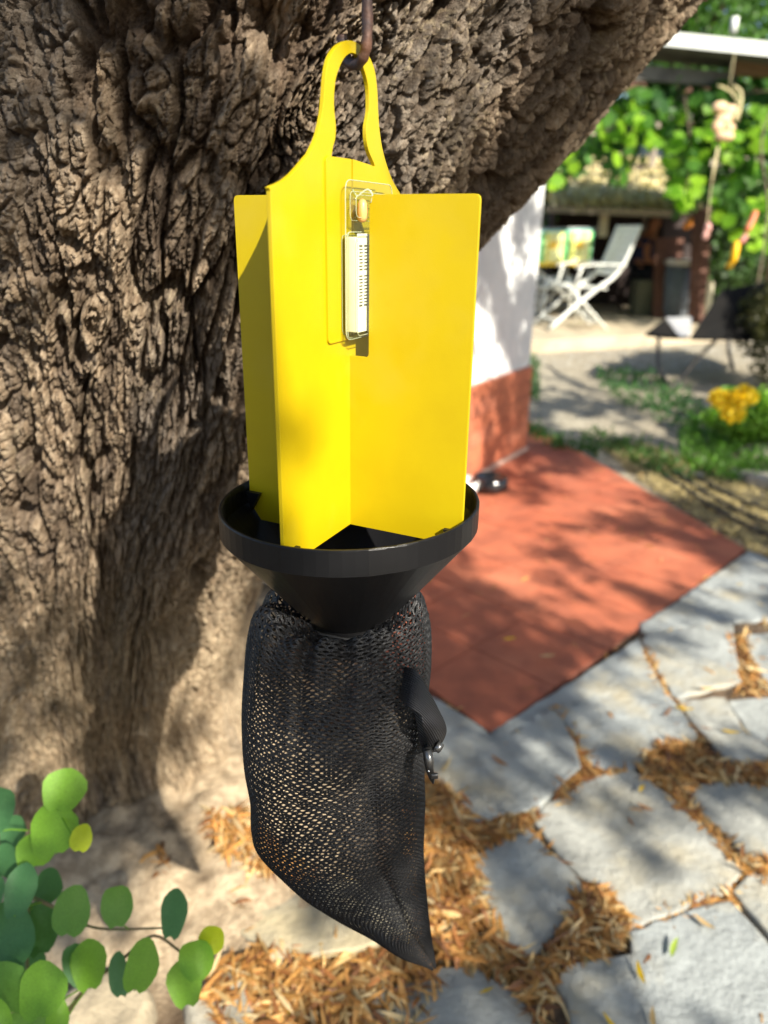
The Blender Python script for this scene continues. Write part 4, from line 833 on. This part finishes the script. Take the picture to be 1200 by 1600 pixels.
# bin
bn = empty('bin', on(1052, 497, DK), .2, 'tall grey plastic bin with a pale rim beside the brown shelter post', 'bin'); M_bin = mat('grey plastic', (.13, .15, .17), .5, c2=(.10, .115, .13), ns=10, stretch=(5, 5, 1)); M_rim = mat('pale rim', (.45, .43, .38), .6)
kx = 8.3/F; m_ = MB(); m_.lathe([(0, .0), (19*kx, .0), (21*kx, .05), (24*kx, .66), (23*kx, .66), (0, .62)], seg=28); m_.build('body', M_bin, bn, True, True)
m_ = MB(); m_.lathe([(23*kx, .64), (27*kx, .645), (27.5*kx, .69), (25*kx, .71), (22*kx, .69)], seg=28, close=True); m_.build('rim', M_rim, bn, True, True)
for k in range(10):
    a = k*math.pi/5; m_ = MB(); m_.tube([(21.6*kx*math.cos(a), 21.6*kx*math.sin(a), .06), (24*kx*math.cos(a), 24*kx*math.sin(a), .63)], .008, 6); m_.build('rib', M_bin, bn, True, True)
m_ = MB(); m_.box((-.30, .05, .22), (.30, .3, .44), bev=.02); o = m_.build('crate', mat('olive fabric', (.10, .10, .065), .9), None); o.location = on(1052, 497, DK)+Vector((0, .25, 0)); tag(o, 'dull olive storage box standing behind the grey bin', 'box')

# ---------------------------------------------------------------- person sitting in the shade of the shelter
def skin(name, verts, edges, radii, mt_, parent, lv=1):
    me = bpy.data.meshes.new(name); me.from_pydata(verts, edges, []); me.update(); o = bpy.data.objects.new(name, me); COL.objects.link(o); o.parent = parent; me.materials.append(mt_)
    m_ = o.modifiers.new('skin', 'SKIN'); m_.use_smooth_shade = True
    if not me.skin_vertices:
        bm = bmesh.new(); bm.from_mesh(me); bm.verts.layers.skin.verify(); bm.to_mesh(me); bm.free()
    for i, r in enumerate(radii): me.skin_vertices[0].data[i].radius = (r, r) if not isinstance(r, tuple) else r; me.skin_vertices[0].data[i].use_root = i == 0
    s = o.modifiers.new('sub', 'SUBSURF'); s.levels = lv; s.render_levels = lv; return o
M_skin = mat('skin', (.55, .24, .12), .55, c2=(.50, .21, .11), ns=20); M_navy = mat('navy shirt', (.035, .045, .12), .85, c2=(.03, .038, .10), ns=14, bump=(30, .4)); M_trs = mat('dark trousers', (.015, .017, .024), .85, bump=(30, .4)); M_hat = mat('straw hat', (.62, .55, .36), .8, c2=(.5, .43, .27), ns=60, bump=(120, .5)); M_eye = mat('eye', (.05, .03, .02), .3); M_shoe = mat('shoe', (.02, .02, .02), .6)
hp0 = on(1000, 486, DK); pr = empty('person', Vector((hp0.x-.02, hp0.y+.25, DK)), -.35, 'person in navy shirt and pale hat sitting in the shade behind the white chair', 'person')
vs = [(0, 0, .50), (.03, 0, .68), (.07, 0, .86), (.10, 0, .97), (.12, 0, 1.04), (.145, 0, 1.13), (.15, 0, 1.21),
      (.08, .17, .93), (.10, .22, .66), (.34, .14, .64), (.42, .12, .645), (.08, -.17, .93), (.10, -.23, .66), (.33, -.16, .63), (.41, -.14, .63),
      (.02, .10, .48), (.42, .13, .50), (.40, .13, .08), (.52, .14, .04), (.02, -.10, .48), (.42, -.13, .50), (.40, -.13, .08), (.52, -.14, .04)]
ed = [(0, 1), (1, 2), (2, 3), (3, 4), (4, 5), (5, 6), (3, 7), (7, 8), (8, 9), (9, 10), (3, 11), (11, 12), (12, 13), (13, 14), (0, 15), (15, 16), (16, 17), (17, 18), (0, 19), (19, 20), (20, 21), (21, 22)]
rd_ = [.13, .125, .14, .09, .05, .085, .07, .055, .042, .028, .035, .055, .042, .028, .035, .085, .06, .04, .035, .085, .06, .04, .035]
for hi, sgn in ((10, 1), (14, -1)):
    hx, hy, hz_ = vs[hi]
    for k in range(4):
        b = len(vs); yo = (k-1.5)*.019; vs += [(hx+.04, hy+yo, hz_-.005), (hx+.075-.006*abs(k-1.3), hy+yo*1.1, hz_-.03)]; ed += [(hi, b), (b, b+1)]; rd_ += [.009, .008]
    b = len(vs); vs += [(hx+.01, hy-sgn*.04, hz_+.005), (hx+.04, hy-sgn*.055, hz_-.005)]; ed += [(hi, b), (b, b+1)]; rd_ += [.010, .009]
skin('body', vs, ed, rd_, M_skin, pr)
skin('shirt', [(0, 0, .47), (.03, 0, .68), (.07, 0, .86), (.10, 0, .965), (.082, .15, .925), (.09, .20, .82), (.082, -.15, .925), (.09, -.20, .82)], [(0, 1), (1, 2), (2, 3), (3, 4), (4, 5), (3, 6), (6, 7)], [.150, .142, .158, .095, .075, .062, .075, .062], M_navy, pr)
skin('trousers', [(0, 0, .50), (.02, .10, .48), (.42, .13, .50), (.40, .13, .12), (.02, -.10, .48), (.42, -.13, .50), (.40, -.13, .12)], [(0, 1), (1, 2), (2, 3), (0, 4), (4, 5), (5, 6)], [.148, .10, .075, .06, .10, .075, .06], M_trs, pr)
m_ = MB(); m_.lathe([(.185, 1.235), (.19, 1.245), (.10, 1.255), (.092, 1.33), (.06, 1.35), (0, 1.352)], (.145, 0, 0), 24); m_.build('hat', M_hat, pr, True, True)
m_ = MB(); m_.ball((.235, 0, 1.15), .016, sc_=(1.3, .8, 1.4)); m_.build('nose', M_skin, pr, True, True)
for s in (-1, 1):
    m_ = MB(); m_.ball((.218, s*.032, 1.18), .009); m_.build('eye', M_eye, pr, True, True)
    m_ = MB(); m_.ball((.14, s*.088, 1.16), .022, sc_=(.8, .4, 1.3)); m_.build('ear', M_skin, pr, True, True)
    m_ = MB(); m_.ball((.47, s*.135, .045), .06, sc_=(1.9, .8, .75)); m_.build('shoe', M_shoe, pr, True, True)
m_ = MB(); m_.tube([(.222, -.022, 1.118), (.228, 0, 1.116), (.222, .022, 1.118)], .004, 6); m_.build('mouth', mat('lips', (.4, .12, .09), .5), pr, True, True)
m_ = MB(); m_.box((0, 0, .40), (.36, .36, .03), bev=.01)
so_ = empty('stool', pr.location, -.35, 'dark stool under the person in the navy shirt', 'stool'); m_.build('seat', M_dark, so_, False, True)
for sx in (-1, 1):
    for sy in (-1, 1): m_ = MB(); m_.tube([(sx*.14, sy*.14, .39), (sx*.17, sy*.17, 0)], .014, 6); m_.build('leg', M_dark, so_, True, True)

# ---------------------------------------------------------------- black barrow in front of the patio
M_tray = mat('black tray', (.010, .010, .010), .8, c2=(.014, .013, .012), ns=9, spec=.08); M_inn = mat('galvanised inside', (.52, .52, .52), .45, c2=(.44, .44, .45), ns=10, metal=.2); M_pole = mat('dark tube', (.05, .045, .04), .5)
bp0 = at(1100, 528, 6.0); wb = empty('wheelbarrow', Vector((bp0.x, bp0.y, float(gz(bp0.x, bp0.y)))), 0, 'black metal barrow with sloping tray and bare grey nose on sunlit gravel', 'wheelbarrow')
T = 6.0; q = lambda x, y, t=T: at(x, y, t)
def hull(name, P, mt_, th=.012):
    o = obj(name, P, [(0, 1, 2, 3)] if len(P) == 4 else [tuple(range(len(P)))], mt_, wb); m_ = o.modifiers.new('thick', 'SOLIDIFY'); m_.thickness = th; return o
hull('tray_side', [q(1078, 528), q(1215, 530), q(1245, 430, 6.2), q(1126, 454, 6.2)], M_tray)
hull('tray_side', [q(1078, 528, 6.5), q(1215, 530, 6.5), q(1245, 436, 6.6), q(1126, 458, 6.6)], M_tray)
hull('tray_end', [q(1215, 530), q(1215, 530, 6.5), q(1245, 436, 6.6), q(1245, 430, 6.2)], M_tray)
hull('tray_floor', [q(1078, 529), q(1215, 531), q(1215, 531, 6.5), q(1078, 529, 6.5)], M_tray)
hull('tray_nose', [q(1078, 526), q(1062, 530), q(1040, 498, 6.3), q(1082, 497, 6.35)], M_inn)
hull('tray_front', [q(1062, 529), q(1008, 523), q(1038, 500, 6.2)], M_tray)
hull('tray_front', [q(1076, 528, 6.02), q(1008, 523, 6.05), q(1040, 527, 6.02)], M_tray)
for pts in ([(1030, 528, 6.0), (1028, 560, 5.95), (1034, 585, 5.9), (1052, 606, 5.85)], [(1138, 530, 6.0), (1140, 555, 5.98), (1146, 578, 5.95)], [(1052, 606, 5.85), (1090, 560, 6.1), (1120, 530, 6.3)]):
    m_ = MB(); pp = [q(*z) for z in pts]; m_.tube(interp_path(pp, 5), .015, 8); m_.build('leg', M_pole, wb, True)
# bowls on the terrace
gp = on(768, 772, .012); bo = MB(); bo.lathe([(0, .004), (.050, .004), (.062, .0), (.085, .0), (.098, .012), (.088, .066), (.080, .070), (.074, .066), (.060, .020), (0, .016)], seg=36); M_bowl = mat('glossy black plastic', (.008, .008, .009), .12, spec=.7)
o = bo.build('pet_bowl', M_bowl, None, True); o.location = gp+Vector((0, .08, 0)); tag(o, 'glossy black pet bowl on the red terrace by the plinth', 'bowl')
gp = on(727, 778, .012); bo = MB(); bo.lathe([(0, .004), (.05, 0), (.07, .01), (.075, .06), (.070, .06), (.062, .014), (0, .01)], seg=30); o = bo.build('pet_bowl', mat('white enamel', (.78, .78, .76), .3), None, True); o.location = gp+Vector((0, .10, 0)); tag(o, 'white bowl behind the funnel rim next to the black bowl', 'bowl')

# ---------------------------------------------------------------- pergola roof, posts, vine
pg = empty('pergola', on(1050, 500, DK), 0, 'pergola with white-edged flat roof and dark beams above the vine', 'pergola')
ra, rb2 = at(930, 41, 7.2), at(1400, 88, 6.8); dr_ = (rb2-ra); pn = Vector((-dr_.y, dr_.x, 0)).normalized()*.8
M_wedge = mat('white roof edge', (.82, .84, .78), .6, c2=(.72, .75, .70), ns=4); M_under = mat('roof underside', (.16, .15, .13), .9, c2=(.11, .10, .09), ns=5)
m_ = MB(); m_.prism([ra, rb2, rb2+pn, ra+pn], (0, 0, -.09)); m_.build('roof', M_under, pg)
m_ = MB(); up = Vector((0, 0, .012)); m_.prism([ra+up-pn*.02, rb2+up-pn*.02, rb2+up-pn*.004-Vector((0, 0, .0)), ra+up-pn*.004], (0, 0, -.115)); m_.build('fascia', M_wedge, pg)
for (xa, ya, xb, yb, t, h, mt_) in ((920, 96, 1150, 112, 7.4, .13, M_under), (1150, 92, 1420, 104, 7.35, .14, mat('light beam', (.32, .19, .11), .8, c2=(.25, .15, .09), ns=6, stretch=(1, 6, 6))), (920, 122, 1300, 128, 8.6, .12, M_brown)):
    a, b = at(xa, ya, t), at(xb, yb, t); m_ = MB(); m_.prism([a, b, b+Vector((0, 0, -h)), a+Vector((0, 0, -h))], (0, .12, 0)); m_.build('beam', mt_, pg)
for (x, t, mt_, r_) in ((1036, 9.9, M_grey, .04), (1262, 7.4, M_limb, .05)):
    a = at(x, 120, t); m_ = MB(); m_.tube([a, Vector((a.x, a.y, DK-.1))], r_, 10); m_.build('post', mt_, pg, True)
vp_ = MB(); a = at(1145, 52, 7.6); vp_.tube([a, a+Vector((0, 0, .14))], .035, 10); vp_.build('vent_pipe', M_wedge, pg, True)
def lobes(a):
    return .62+.30*abs(math.cos((a-math.pi/2)*2.5))**.7*(1 if a > -math.pi/2+.6 and a < 3*math.pi/2-.6 else .55)+.05*math.cos(11*a)
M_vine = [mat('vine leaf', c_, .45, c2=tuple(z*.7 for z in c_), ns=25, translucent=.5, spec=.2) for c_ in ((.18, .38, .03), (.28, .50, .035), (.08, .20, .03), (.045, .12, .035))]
vm = [leafmesh('leaf', lobes, M_vine[0], cup=.15-.1*i, nr=22, seed=10+i) for i in range(3)]
vine = empty('grape_vine', Vector((at(1080, 200, 7).x, at(1080, 200, 7).y, DK)), 0, 'grapevine with fresh green leaves trailing from the pergola', 'vine')
def vpts(n):
    out = []
    regs = [([(890, 180), (985, 150), (1000, 215), (985, 240), (975, 290), (950, 270), (930, 225), (900, 265), (870, 300), (858, 290)], 52, 7.6), ([(985, 135), (1200, 110), (1240, 230), (1120, 235), (1080, 320), (1060, 330), (1040, 230), (1000, 215), (985, 180)], 120, 7.5),
            ([(1110, 200), (1240, 180), (1240, 400), (1160, 385), (1115, 330), (1118, 260)], 112, 7.5), ([(1040, 240), (1100, 240), (1080, 330), (1050, 310)], 24, 7.6)]
    for poly, k, t in regs:
        for x, y in inpoly([Vector((a, b, 0)) for a, b in poly], k): out.append((x, y, t+random.uniform(-.4, .5)))
    return out
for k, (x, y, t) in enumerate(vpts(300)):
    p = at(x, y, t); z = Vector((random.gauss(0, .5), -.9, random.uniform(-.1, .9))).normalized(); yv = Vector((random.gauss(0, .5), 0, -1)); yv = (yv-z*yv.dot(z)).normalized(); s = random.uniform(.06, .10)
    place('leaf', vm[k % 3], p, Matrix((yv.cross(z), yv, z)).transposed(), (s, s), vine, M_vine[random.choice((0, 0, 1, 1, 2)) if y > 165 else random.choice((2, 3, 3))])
n = 2600; V3 = []
for x, y, t in vpts(1)*9: V3.append(at(x+random.gauss(0, 8), y+random.gauss(0, 8), t+random.uniform(.2, .6)))
V3 = np.array(V3); n = len(V3); tag(leaves('shaded_foliage', V3, rdir(n), rdir(n), rng.uniform(.08, .14, n), rng.uniform(.07, .11, n), np.array([[.06, .15, .03]])*rng.uniform(.6, 1.5, (n, 1)), M_leaf, vine), kind='stuff')
for pts in ([(1225, 130, 7.0), (1190, 220, 6.9), (1200, 330, 6.8), (1180, 470, 6.9)], [(900, 130, 8), (960, 160, 7.9), (1100, 150, 7.6), (1230, 140, 7.1)], [(1070, 150, 7.5), (1080, 250, 7.5), (1065, 320, 7.5)], [(975, 220, 7.8), (972, 260, 7.8), (985, 290, 7.7)]):
    m_ = MB(); m_.tube(interp_path([at(*p) for p in pts], 5), .009, 6); m_.build('stem', M_limb, vine, True)
# hanging dried ornament
M_shell = mat('dried peach husk', (.70, .42, .24), .7, c2=(.62, .48, .30), ns=30, bump=(60, .5)); M_rope = mat('raffia', (.55, .48, .26), .8, bump=(120, .5)); M_pink = mat('pink bead', (.62, .33, .28), .5)
og = empty('hanging_ornament', at(1132, 280, 6.75), 0, 'dried peach coloured husks with raffia loop hanging on a long string before the vine', 'ornament')
for k, (x, y, r1, r2) in enumerate(((1125, 168, 13, 9), (1140, 172, 12, 8), (1130, 188, 14, 9), (1122, 198, 10, 9), (1140, 200, 9, 7), (1132, 213, 16, 8), (1138, 178, 9, 9))):
    m_ = MB(); m_.ball(at(x, y, 6.75), 1/F*6.75, 12, 8, (r1, r1*.6, r2)); m_.build('husk', M_shell, og, True)
for dx_, c0_ in ((0, 0), (3, 2), (-3, 1)):
    m_ = MB(); m_.tube(interp_path([at(1123+dx_, 133, 6.75), at(1145+dx_, 145, 6.75), at(1155+dx_, 165, 6.75), at(1150+dx_, 190, 6.75)], 5), .0035, 6); m_.build('raffia', M_rope, og, True)
m_ = MB(); m_.tube(interp_path([at(1146, 134, 6.75), at(1158, 145, 6.75), at(1156, 170, 6.75), at(1148, 188, 6.75)], 5), .012, 8); m_.build('raffia', M_rope, og, True)
m_ = MB(); m_.tube([at(1122, 230, 6.75), at(1117, 255, 6.75), at(1112, 284, 6.75)], [.011, .014, .010], 8); m_.build('tassel', M_rope, og, True)
m_ = MB(); m_.tube([at(1112, 284, 6.75), at(1106, 340, 6.75), at(1100, 372, 6.75)], .004, 5); m_.build('string', M_rope, og, True)
m_ = MB(); m_.tube([at(1140, 135, 6.75), at(1148, 82, 6.75)], .004, 5); m_.build('string', M_rope, og, True)
for x, y, r_, mt_ in ((1106, 356, 6, M_pink), (1102, 368, 5, M_pink)): m_ = MB(); m_.ball(at(x, y, 6.75), r_/F*6.75, sc_=(.9, .9, 1.4)); m_.build('bead', mt_, og, True)
for (x0_, y0_, x1_, y1_, t, r_, c_, lab) in ((1181, 330, 1166, 362, 5, .022, (.62, .18, .08), 'orange red hanging rod in front of the vine at the right edge'), (1166, 366, 1156, 380, 5, .020, (.50, .20, .16), 'dull pink hanging piece just below the orange red rod'), (1081, 342, 1070, 356, 8.9, .045, (.80, .28, .04), 'small orange thing hanging in the dark opening of the shelter')):
    m_ = MB(); m_.tube(interp_path([at(x0_, y0_, t), at((x0_+x1_)/2+1, (y0_+y1_)/2, t), at(x1_, y1_, t)], 4), [r_*.7]+[r_]*7+[r_*.5], 8); o = m_.build('ornament', mat('ornament', c_, .5), None, True); tag(o, lab, 'ornament')
yo = empty('toy_bird', at(1142, 420, 5), 0, 'small bright yellow figure perched in the right-hand bush', 'ornament'); M_ye = mat('yellow toy', (.85, .48, .01), .5)
for x, y, rx_, rz_ in ((1148, 396, 6, 16), (1150, 386, 6, 9), (1140, 415, 6, 6)): m_ = MB(); m_.ball(at(x, y, 5), 5/F, 12, 8, (rx_, rx_, rz_)); m_.build('body' if rz_ > 10 else 'head' if rz_ > 7 else 'foot', M_ye, yo, True)

# ---------------------------------------------------------------- bushes, weeds, trees and buildings behind
def blob(n, c, r, lumps=9):
    c = np.array(c); r = np.array(r); k = rng.normal(size=(lumps, 3)); k = k/np.linalg.norm(k, axis=1, keepdims=True)*rng.uniform(.3, .85, (lumps, 1)); w_ = rng.integers(0, lumps, n)
    d = rng.normal(size=(n, 3)); d /= np.linalg.norm(d, axis=1, keepdims=True); return c + (k[w_]+d*rng.uniform(.25, .45, (n, 1)))*r
def foliage(name, n, c, r, colr, L_, W_, parent, lumps=9, mt_=None):
    P_ = blob(n, c, r, lumps); q_ = np.array([colr])*rng.uniform(.6, 1.4, (n, 1)); return tag(leaves(name, P_, rdir(n), rdir(n), rng.uniform(L_*.7, L_*1.2, n), W_, q_, mt_ or M_leaf, parent), kind='stuff')
def bush(name, loc, r, n, colr, lab, cat, L_=.05, W_=.02, fl=None, grp=None):
    b = empty(name, loc, 0, lab, cat, grp); c = (loc[0], loc[1], loc[2]+r[2]*.85); foliage('foliage', n, c, r, colr, L_, W_, b)
    for k in range(5): m_ = MB(); m_.tube([Vector(loc)+Vector((random.uniform(-.05, .05), random.uniform(-.05, .05), -.02)), Vector(loc)+Vector((random.uniform(-.6, .6)*r[0], random.uniform(-.6, .6)*r[1], r[2]*1.3))], [.012, .004], 6); m_.build('stem', M_grey, b, True)
    if fl: foliage('flowers', fl[0], fl[1], fl[2], fl[3], fl[4], fl[4], b, 5)
    return b
g_ = on(1222, 606, .07); bush('bush', (g_.x, g_.y, .07), (.42, .32, .68), 6200, (.085, .085, .03), 'tall dark olive bush at the right edge beside the barrow', 'bush', .05, .018)
g_ = on(1165, 690, .02); fc = at(1152, 634, 4.25); bush('flowering_shrub', (g_.x, g_.y, .02), (.30, .25, .17), 2200, (.17, .33, .04), 'low bright green shrub with yellow flowers at the right edge', 'shrub', .045, .024, fl=(650, fc, (.17, .10, .13), (.82, .62, .04), .028))
bush('flowering_shrub', tuple(on(1215, 700, .02)), (.3, .3, .2), 1500, (.20, .36, .04), 'yellow green shrub cut by the right edge of the picture', 'shrub', .045, .024)
# weeds in the gravel
wr_ = [([(925, 590), (1000, 585), (1080, 615), (1110, 650), (1060, 665), (1000, 640), (950, 620)], 420, (.06, .16, .045)), ([(1070, 650), (1200, 640), (1240, 740), (1120, 740), (1070, 715), (1060, 680)], 900, (.13, .28, .04)), ([(900, 670), (960, 672), (1050, 700), (1090, 740), (1040, 735), (960, 700)], 190, (.08, .17, .04)), ([(820, 655), (870, 675), (940, 690), (935, 700), (860, 690), (822, 672)], 110, (.07, .16, .04)), ([(700, 530), (850, 545), (850, 560), (700, 560)], 300, (.10, .22, .04)), ([(880, 528), (1040, 518), (1040, 526), (880, 536)], 360, (.16, .26, .05)), ([(820, 570), (842, 570), (842, 625), (820, 625)], 160, (.05, .13, .04))]
PP, CCc = [], []
for poly, k, c_ in wr_:
    for x, y in inpoly([on(a, b, .05) for a, b in poly], k*2): PP.append((x, y, float(rise(y))+abs(random.gauss(.02, .03)))); CCc.append(np.array(c_)*random.uniform(.6, 1.3))
PP = np.array(PP); n = len(PP); dd = rdir(n); dd[:, 2] = abs(dd[:, 2])+.5
tag(leaves('weeds', PP, dd, rdir(n), rng.uniform(.04, .08, n), rng.uniform(.008, .02, n), np.array(CCc), M_leaf), 'green weeds growing in the gravel beyond the red terrace', kind='stuff')
# dry verge along the terrace and pale rubble
PP = []
for x, y in inpoly([on(a, b, .0) for a, b in [(1165, 855), (1300, 930), (1300, 760), (1190, 740), (1080, 720), (1000, 690), (930, 690), (1000, 750)]], 4200): PP.append((x, y, float(gz(x, y))+random.uniform(-.004, .016)))
PP = np.array(PP); n = len(PP); dd = rdir(n, .2); tag(leaves('dry_grass', PP, dd, np.tile([0, 0, 1.], (n, 1))+.3*rdir(n), rng.uniform(.03, .08, n), rng.uniform(.004, .012, n), np.array([[.52, .42, .20]])*rng.uniform(.5, 1.2, (n, 1)), M_straw), 'dry straw and grass along the edge of the red terrace', kind='stuff')
for k, (x, y, s, lab) in enumerate(((1192, 712, .14, 'pale rock at the right edge above the hoses'), (1165, 748, .10, 'smaller pale rock left of the hoses'), (1095, 745, .05, 'small stone in the weeds by the terrace'), (1215, 760, .16, 'whitish rock cut by the right edge of the picture'))):
    rock(on(x, y, 0)+Vector((0, .05, -.01)), (s, s*.8, s*.6), lab, 20+k, 2, k)
M_hose = mat('black hose', (.03, .03, .028), .5); 
for pts, lab in (([(1035, 742), (1070, 762), (1110, 790), (1160, 818), (1230, 850), (1330, 905)], 'dark garden hose nearest the red terrace'), ([(1050, 735), (1100, 768), (1150, 796), (1215, 822), (1330, 870)], 'dark garden hose lying farther from the red terrace'), ([(1085, 742), (1130, 768), (1180, 790), (1240, 805), (1330, 830)], 'grey garden hose beside the pale rocks')):
    m_ = MB(); m_.tube(interp_path([on(a, b, .014) for a, b in pts], 6), .010, 8); o = m_.build('garden_hose', M_hose, None, True); tag(o, lab, 'hose', 'hoses lying by the terrace')
# PET: scattered pebbles
n = 3800; x = rng.uniform(.9, 5, n); y = rng.uniform(6.75, 9, n); PB = np.stack([x, y, gz(x, y)+.004], 1)
inn = ~((x < 1.2) & (y < 5.2)); PB = PB[inn]; n = len(PB); tet = np.array([[1, 0, -.3], [-.5, .87, -.3], [-.5, -.87, -.3], [0, 0, .7]]); V4 = (PB[:, None]+tet[None]*rng.uniform(.005, .016, (n, 1, 1))).reshape(-1, 3); b = (np.arange(n)*4)[:, None, None]; T4 = (b+np.array([[0, 1, 3], [1, 2, 3], [2, 0, 3]])[None]).reshape(-1, 3)
tag(npmesh('gravel', V4, T4, mat('gravel stones', (.46, .43, .36), .9, c2=(.33, .31, .27), ns=4), None, True), 'loose pale gravel stones beyond the red terrace', kind='stuff')
def tree(loc, h, r, n, colr, lab, L_=.16):
    t = empty('tree', loc, 0, lab, 'tree', 'trees beyond the pergola'); l = Vector(loc); m_ = MB(); m_.tube(interp_path([l+Vector((0, 0, -.2)), l+Vector((.1, 0, h*.35)), l+Vector((0, .1, h*.75))], 4), list(np.linspace(.2, .07, 9)), 10); m_.build('trunk', M_limb, t, True)
    for k in range(4): a = k*1.6+.5; m_ = MB(); m_.tube([l+Vector((.08, 0, h*(.3+.08*k))), l+Vector((math.cos(a)*r*.5, math.sin(a)*r*.5, h*(.5+.1*k)))], [.08, .02], 7); m_.build('limb', M_limb, t, True)
    foliage('crown', n, (loc[0], loc[1], h*.68), (r, r*.8, h*.42), colr, L_, L_*.5, t, 16)
tree((5.2, 15, 0), 7.5, 2.6, 9000, (.075, .17, .03), 'leafy green tree right above the pergola roof'); tree((8.6, 17, 0), 8.5, 3.2, 9000, (.06, .14, .03), 'darker green tree behind the right end of the pergola roof'); tree((10.5, 13, 0), 7, 2.5, 4000, (.08, .17, .03), 'green tree at the far right beyond the pergola')
tree((3.9, 21, 0), 5.0, 1.6, 3000, (.11, .22, .04), 'small light green tree beside the white chimney block')
def hedge(x0_, x1_, y_, h, lab, n, colr):
    b = empty('hedge', ((x0_+x1_)/2, y_, 0), 0, lab, 'hedge'); P_ = np.stack([rng.uniform(x0_, x1_, n), y_+rng.normal(0, .3, n), rng.uniform(0, h, n)], 1); P_[:, 1] += .3*fbm((P_[:, 0]*2).astype(np.float32), (P_[:, 2]*2).astype(np.float32), 2, 180)
    tag(leaves('foliage', P_, rdir(n), rdir(n), .13, .07, np.array([colr])*rng.uniform(.5, 1.4, (n, 1)), M_leaf, b), kind='stuff'); m_ = MB(); m_.box(((x0_+x1_)/2, y_+.45, h*.46), (x1_-x0_, .5, h*.92)); m_.build('inner_branches', mat('dense twigs', (.03, .045, .02), .95, c2=(.02, .03, .015), ns=3), b)
hedge(4.1, 9, 10.4, 2.0, 'dark hedge to the right of the shelter behind the barrow', 5000, (.05, .10, .03)); hedge(-8, 14, 14.0, 2.9, 'dark green hedge closing the garden behind the shelter', 15000, (.045, .10, .03))
g_ = at(848, 330, 9.8); bush('bush', (g_.x-.1, g_.y, DK), (.40, .4, .95), 2600, (.05, .13, .03), 'dark leafy bush between the house corner and the striped towel', 'bush', .09, .05)
# neighbouring house with dark windows seen through the vine
nh = empty('neighbour_house', (3.0, 12.6, 0), 0, 'beige house with dark windows seen through the vine leaves', 'house'); M_bw = mat('beige wall', (.38, .33, .24), .9, c2=(.30, .26, .2), ns=3); M_win = mat('dark window', (.02, .035, .045), .15, spec=.6)
m_ = MB(); m_.box((3.3, 13.2, 1.4), (5.0, 1.2, 2.8)); m_.build('wall', M_bw, nh)
for (xa, ya, xb, yb) in ((905, 215, 962, 250), (982, 214, 1033, 262), (1046, 212, 1090, 262)):
    a, b = onY(xa, ya, 12.59), onY(xb, yb, 12.59); c = (a+b)/2; wf = MB(); wf.box((c.x, 12.585, c.z), (abs(b.x-a.x)+.1, .05, abs(a.z-b.z)+.1)); f_ = wf.build('window', M_grey, nh); pf = MB(); pf.box((c.x, 12.555, c.z), (abs(b.x-a.x), .02, abs(a.z-b.z))); pf.build('pane', M_win, f_)
m_ = MB(); m_.box((3.3, 13.2, 2.86), (5.3, 1.5, .12)); m_.build('roof', M_under, nh)
a = at(1072, 28, 24); wh = empty('white_house', (a.x, a.y, 0), 0, 'white house block among the trees at the top right corner', 'house'); m_ = MB(); m_.box((a.x, a.y+1, a.z/2), (.9, 2, a.z+.9)); m_.build('wall', M_white, wh); m_ = MB(); m_.box((a.x, a.y+1, a.z+.50), (1.1, 2.2, .1)); m_.build('roof', M_wedge, wh)
